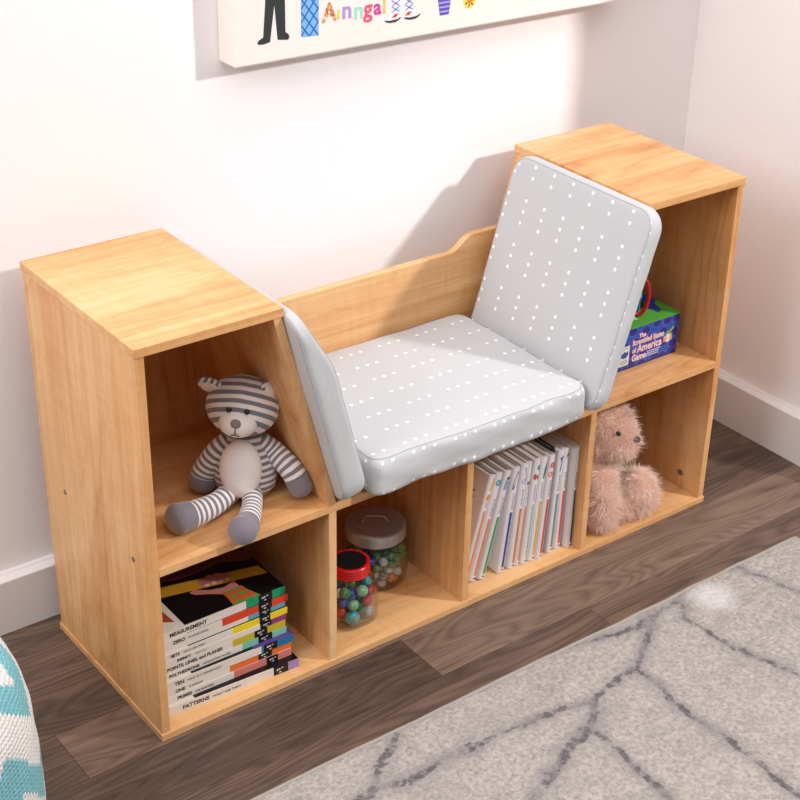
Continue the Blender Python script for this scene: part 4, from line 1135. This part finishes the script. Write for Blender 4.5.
def make_rug():
    R0, R1, Y0, Y1 = -0.17, 1.183, -1.45, -0.186
    lines = px_lines(); rn = random.Random(2)
    for k in range(16):   # the pattern goes on over the unseen part of the rug
        x, y = rn.uniform(-0.1, 1.1), rn.uniform(-1.4, -0.75); a = rn.uniform(0, 2 * pi); l = []
        for j in range(6):
            l.append((x, y)); a += rn.uniform(-0.4, 0.4); x += 0.09 * cos(a); y = min(y + 0.09 * sin(a), -0.7)
        lines.append(l)
    segs = [(p, q) for l in lines for p, q in zip(l[:-1], l[1:])]
    st = 0.0068
    nx = int((R1 - R0) / st); ny = int((Y1 - Y0) / st)
    vs = []; vein = []; pale = []
    for j in range(ny + 1):
        for i in range(nx + 1):
            x = R0 + (R1 - R0) * i / nx; y = Y0 + (Y1 - Y0) * j / ny
            wob = 0.004 * noise.noise(Vector((x * 3.1, 0, 5))) + 0.0015 * noise.noise(Vector((x * 17, 2, 1)))
            f = j / ny
            yy = y + wob * max(0, (f - 0.8) / 0.2)
            ed = min(x - R0, R1 - x, y - Y0, Y1 - y)
            h = 0.0095 * min(1, 0.25 + ed / 0.008) + 0.0016 * noise.noise(Vector((x * 60, y * 60, 0))) + 0.0009 * noise.noise(Vector((x * 140, y * 140, 3)))
            vs.append((x, yy, max(0.0012, h)))
            wx = x + 0.006 * noise.noise(Vector((x * 30, y * 30, 9))) + 0.004 * noise.noise(Vector((x * 80, y * 80, 9))); wy = y + 0.006 * noise.noise(Vector((x * 30, y * 30, 19))) + 0.004 * noise.noise(Vector((x * 80, y * 80, 29)))
            dm = 9
            for (ax, ay), (bx, by) in segs:
                if min(ax, bx) - 0.05 > wx or max(ax, bx) + 0.05 < wx: continue
                ux, uy = bx - ax, by - ay; L2 = ux * ux + uy * uy
                t = max(0, min(1, ((wx - ax) * ux + (wy - ay) * uy) / L2)) if L2 > 0 else 0
                d2 = (wx - ax - ux * t) ** 2 + (wy - ay - uy * t) ** 2
                if d2 < dm: dm = d2
            d = sqrt(dm); vein.append(max(0.0, min(1.0, 1.25 - d / (0.0175 + 0.007 * noise.noise(Vector((x * 9, y * 9, 4)))))))
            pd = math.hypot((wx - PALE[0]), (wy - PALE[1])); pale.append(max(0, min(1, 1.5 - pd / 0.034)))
    fs = [(j * (nx + 1) + i, j * (nx + 1) + i + 1, (j + 1) * (nx + 1) + i + 1, (j + 1) * (nx + 1) + i) for j in range(ny) for i in range(nx)]
    r = thing('area_rug', 'pale greige rug with broken dark grey vein lines on the wood floor', 'rug', ((R0 + R1) / 2, (Y0 + Y1) / 2, 0))
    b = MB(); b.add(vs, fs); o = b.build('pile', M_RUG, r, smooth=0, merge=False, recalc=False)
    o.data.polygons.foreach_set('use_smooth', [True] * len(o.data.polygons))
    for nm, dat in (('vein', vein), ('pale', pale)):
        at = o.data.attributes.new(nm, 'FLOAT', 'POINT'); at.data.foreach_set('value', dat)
    # woven backing with a bound edge
    b = MB()
    edge = []
    for i in range(120):
        x = R0 + (R1 - R0) * i / 120
        edge.append((x, Y1 + 0.004 * noise.noise(Vector((x * 3.1, 0, 5))) + 0.0015 * noise.noise(Vector((x * 17, 2, 1))) + 0.001, 0.0036))
    edge += [(R1 + 0.001, Y1 + (Y0 - Y1) * i / 60, 0.0036) for i in range(60)]
    edge += [(R1 + (R0 - R1) * i / 60, Y0, 0.0036) for i in range(60)] + [(R0, Y0 + (Y1 - Y0) * i / 60, 0.0036) for i in range(60)]
    b.tube(edge, 0.0034, 8, closed=True); b.build('bound_edge', M_BIND, r, smooth=60)
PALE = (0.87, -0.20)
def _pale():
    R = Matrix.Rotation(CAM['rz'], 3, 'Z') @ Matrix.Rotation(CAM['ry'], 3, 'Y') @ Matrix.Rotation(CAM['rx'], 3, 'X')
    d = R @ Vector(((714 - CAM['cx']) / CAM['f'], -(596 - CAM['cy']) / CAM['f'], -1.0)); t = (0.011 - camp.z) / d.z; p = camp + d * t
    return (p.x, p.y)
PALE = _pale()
make_rug()

# ================================================================== POUF
def knit():
    g = G('teal and white knitted pattern')
    sx = g.node('ShaderNodeSeparateXYZ', {0: g.uv}); u, v = sx.outputs[0], sx.outputs[1]
    # jagged stitch edges
    us = g.m('DIVIDE', g.m('FLOOR', g.m('MULTIPLY', u, 180)), 180); vs_ = g.m('DIVIDE', g.m('FLOOR', g.m('MULTIPLY', v, 150)), 150)
    cu = g.m('MULTIPLY', us, 6.5)
    cvv = g.m('MULTIPLY', vs_, 7.6)
    tri = g.m('ABSOLUTE', g.m('SUBTRACT', g.m('FRACT', cu), 0.5))
    w = g.m('FRACT', g.m('ADD', cvv, g.m('MULTIPLY', tri, 1.5)))
    band = g.m('LESS_THAN', w, 0.40)
    post = g.m('MULTIPLY', g.m('LESS_THAN', tri, 0.085), g.m('LESS_THAN', g.m('FRACT', g.m('MULTIPLY', cvv, 0.5)), 0.5))
    msk = g.m('MAXIMUM', band, post)
    n = g.noise(g.obj, 160, 3)
    col = g.mix(msk, g.mix(n, lin((222, 216, 212)), lin((240, 236, 232))), g.mix(n, lin((104, 172, 184)), lin((134, 196, 204))))
    st_ = g.m('MULTIPLY', g.m('ABSOLUTE', g.m('SINE', g.m('MULTIPLY', u, 565))), g.m('ABSOLUTE', g.m('SINE', g.m('MULTIPLY', v, 471))))
    return g.pbr(col, 0.95, g.bump(g.m('ADD', st_, n), 0.7, 0.003), spec=0.05, Sheen_Weight=0.2)
PC = Vector((-0.420, -0.030, 0)); PR, PHT = 0.212, 0.345
pf = thing('knitted_pouf', 'round white and teal knitted floor pouf at the left edge', 'pouf', PC)
prof = [(0.0, 0.0), (0.6, 0.0), (0.86, 0.03), (0.97, 0.14), (1.0, 0.34), (1.0, 0.55), (0.975, 0.74), (0.92, 0.86), (0.82, 0.935), (0.62, 0.98), (0.3, 0.997), (0.0, 1.0)]
pr = catmull([(a, 0, z_) for a, z_ in prof], 5); n = 96; b = MB(); vs = []; Lr = [0]
for i in range(1, len(pr)): Lr.append(Lr[-1] + math.hypot((pr[i].x - pr[i - 1].x) * PR, (pr[i].z - pr[i - 1].z) * PHT))
for q in pr:
    for k in range(n):
        a = 2 * pi * k / n
        wv = 1 + 0.035 * noise.noise(Vector((cos(a) * 2.2, sin(a) * 2.2, q.z * 3))) * (1 if 0.05 < q.z < 0.97 else 0.2) + 0.012 * noise.noise(Vector((cos(a) * 7, sin(a) * 7, q.z * 9)))
        vs.append((PC.x + max(0, q.x) * PR * wv * cos(a), PC.y + max(0, q.x) * PR * wv * sin(a), max(0.0006, q.z * PHT + 0.008 * q.z * noise.noise(Vector((cos(a) * q.x * 3, sin(a) * q.x * 3, 7))))))
fs = []; uvs = []
for i in range(len(pr) - 1):
    for k in range(n):
        fs.append((i * n + k, i * n + (k + 1) % n, (i + 1) * n + (k + 1) % n, (i + 1) * n + k))
        uvs.append([(k / n, Lr[i]), ((k + 1) / n, Lr[i]), ((k + 1) / n, Lr[i + 1]), (k / n, Lr[i + 1])])
b.add(vs, fs, 0, uvs); b.build('knitted_cover', knit(), pf, smooth=80)

# ================================================================== LIGHT
def aim(o, target): o.rotation_euler = (Vector(target) - o.location).to_track_quat('-Z', 'Y').to_euler()
def area(name, loc, target, sx, sy, power, rgb):
    l = bpy.data.lights.new(name, 'AREA'); l.shape = 'RECTANGLE'; l.size = sx; l.size_y = sy; l.energy = power; l.color = rgb
    o = bpy.data.objects.new(name, l); COL.objects.link(o); o.location = loc; aim(o, target); return o
k = bpy.data.lights.new('studio_key_lamp', 'AREA'); k.shape = 'DISK'; k.size = 0.20; k.energy = 78; k.color = (1.0, 0.985, 0.975)
ko = bpy.data.objects.new('studio_key_lamp', k); COL.objects.link(ko); ko.location = (2.50, -2.10, 2.18); aim(ko, (0.5, 0.1, 0.4))
area('ceiling_softbox', (-0.5, -0.9, 2.75), (-0.4, -0.8, 0), 4.0, 3.0, 84, (1.0, 0.985, 0.975))
area('left_fill_lamp', (-2.4, -0.5, 2.2), (-0.3, 0.1, 0.1), 1.4, 1.4, 42, (1.0, 0.985, 0.975))  # unseen fill lamp, added high on the left to brighten the side panel
wd = bpy.data.worlds.new('World'); scene.world = wd; wd.use_nodes = True
wd.node_tree.nodes['Background'].inputs[0].default_value = (1.0, 0.975, 0.96, 1); wd.node_tree.nodes['Background'].inputs[1].default_value = 0.16

# ================================================================== CAMERA
cd = bpy.data.cameras.new('camera'); co = bpy.data.objects.new('camera', cd); COL.objects.link(co)
co.location = camp; co.rotation_mode = 'XYZ'; co.rotation_euler = (CAM['rx'], CAM['ry'], CAM['rz'])
cd.sensor_width = 36; cd.sensor_fit = 'HORIZONTAL'; cd.lens = CAM['f'] / 800 * 36
cd.shift_x = (400 - CAM['cx']) / 800; cd.shift_y = (CAM['cy'] - 400) / 800
cd.clip_start = 0.05
scene.camera = co
scene.view_settings.view_transform = 'Standard'; scene.view_settings.look = 'None'
scene.view_settings.exposure = 0.0; scene.view_settings.gamma = 1.0; scene.view_settings.use_curve_mapping = False
scene.cycles.use_denoising = True
for o in list(bpy.data.objects):
    if '_o' in o: del o['_o']
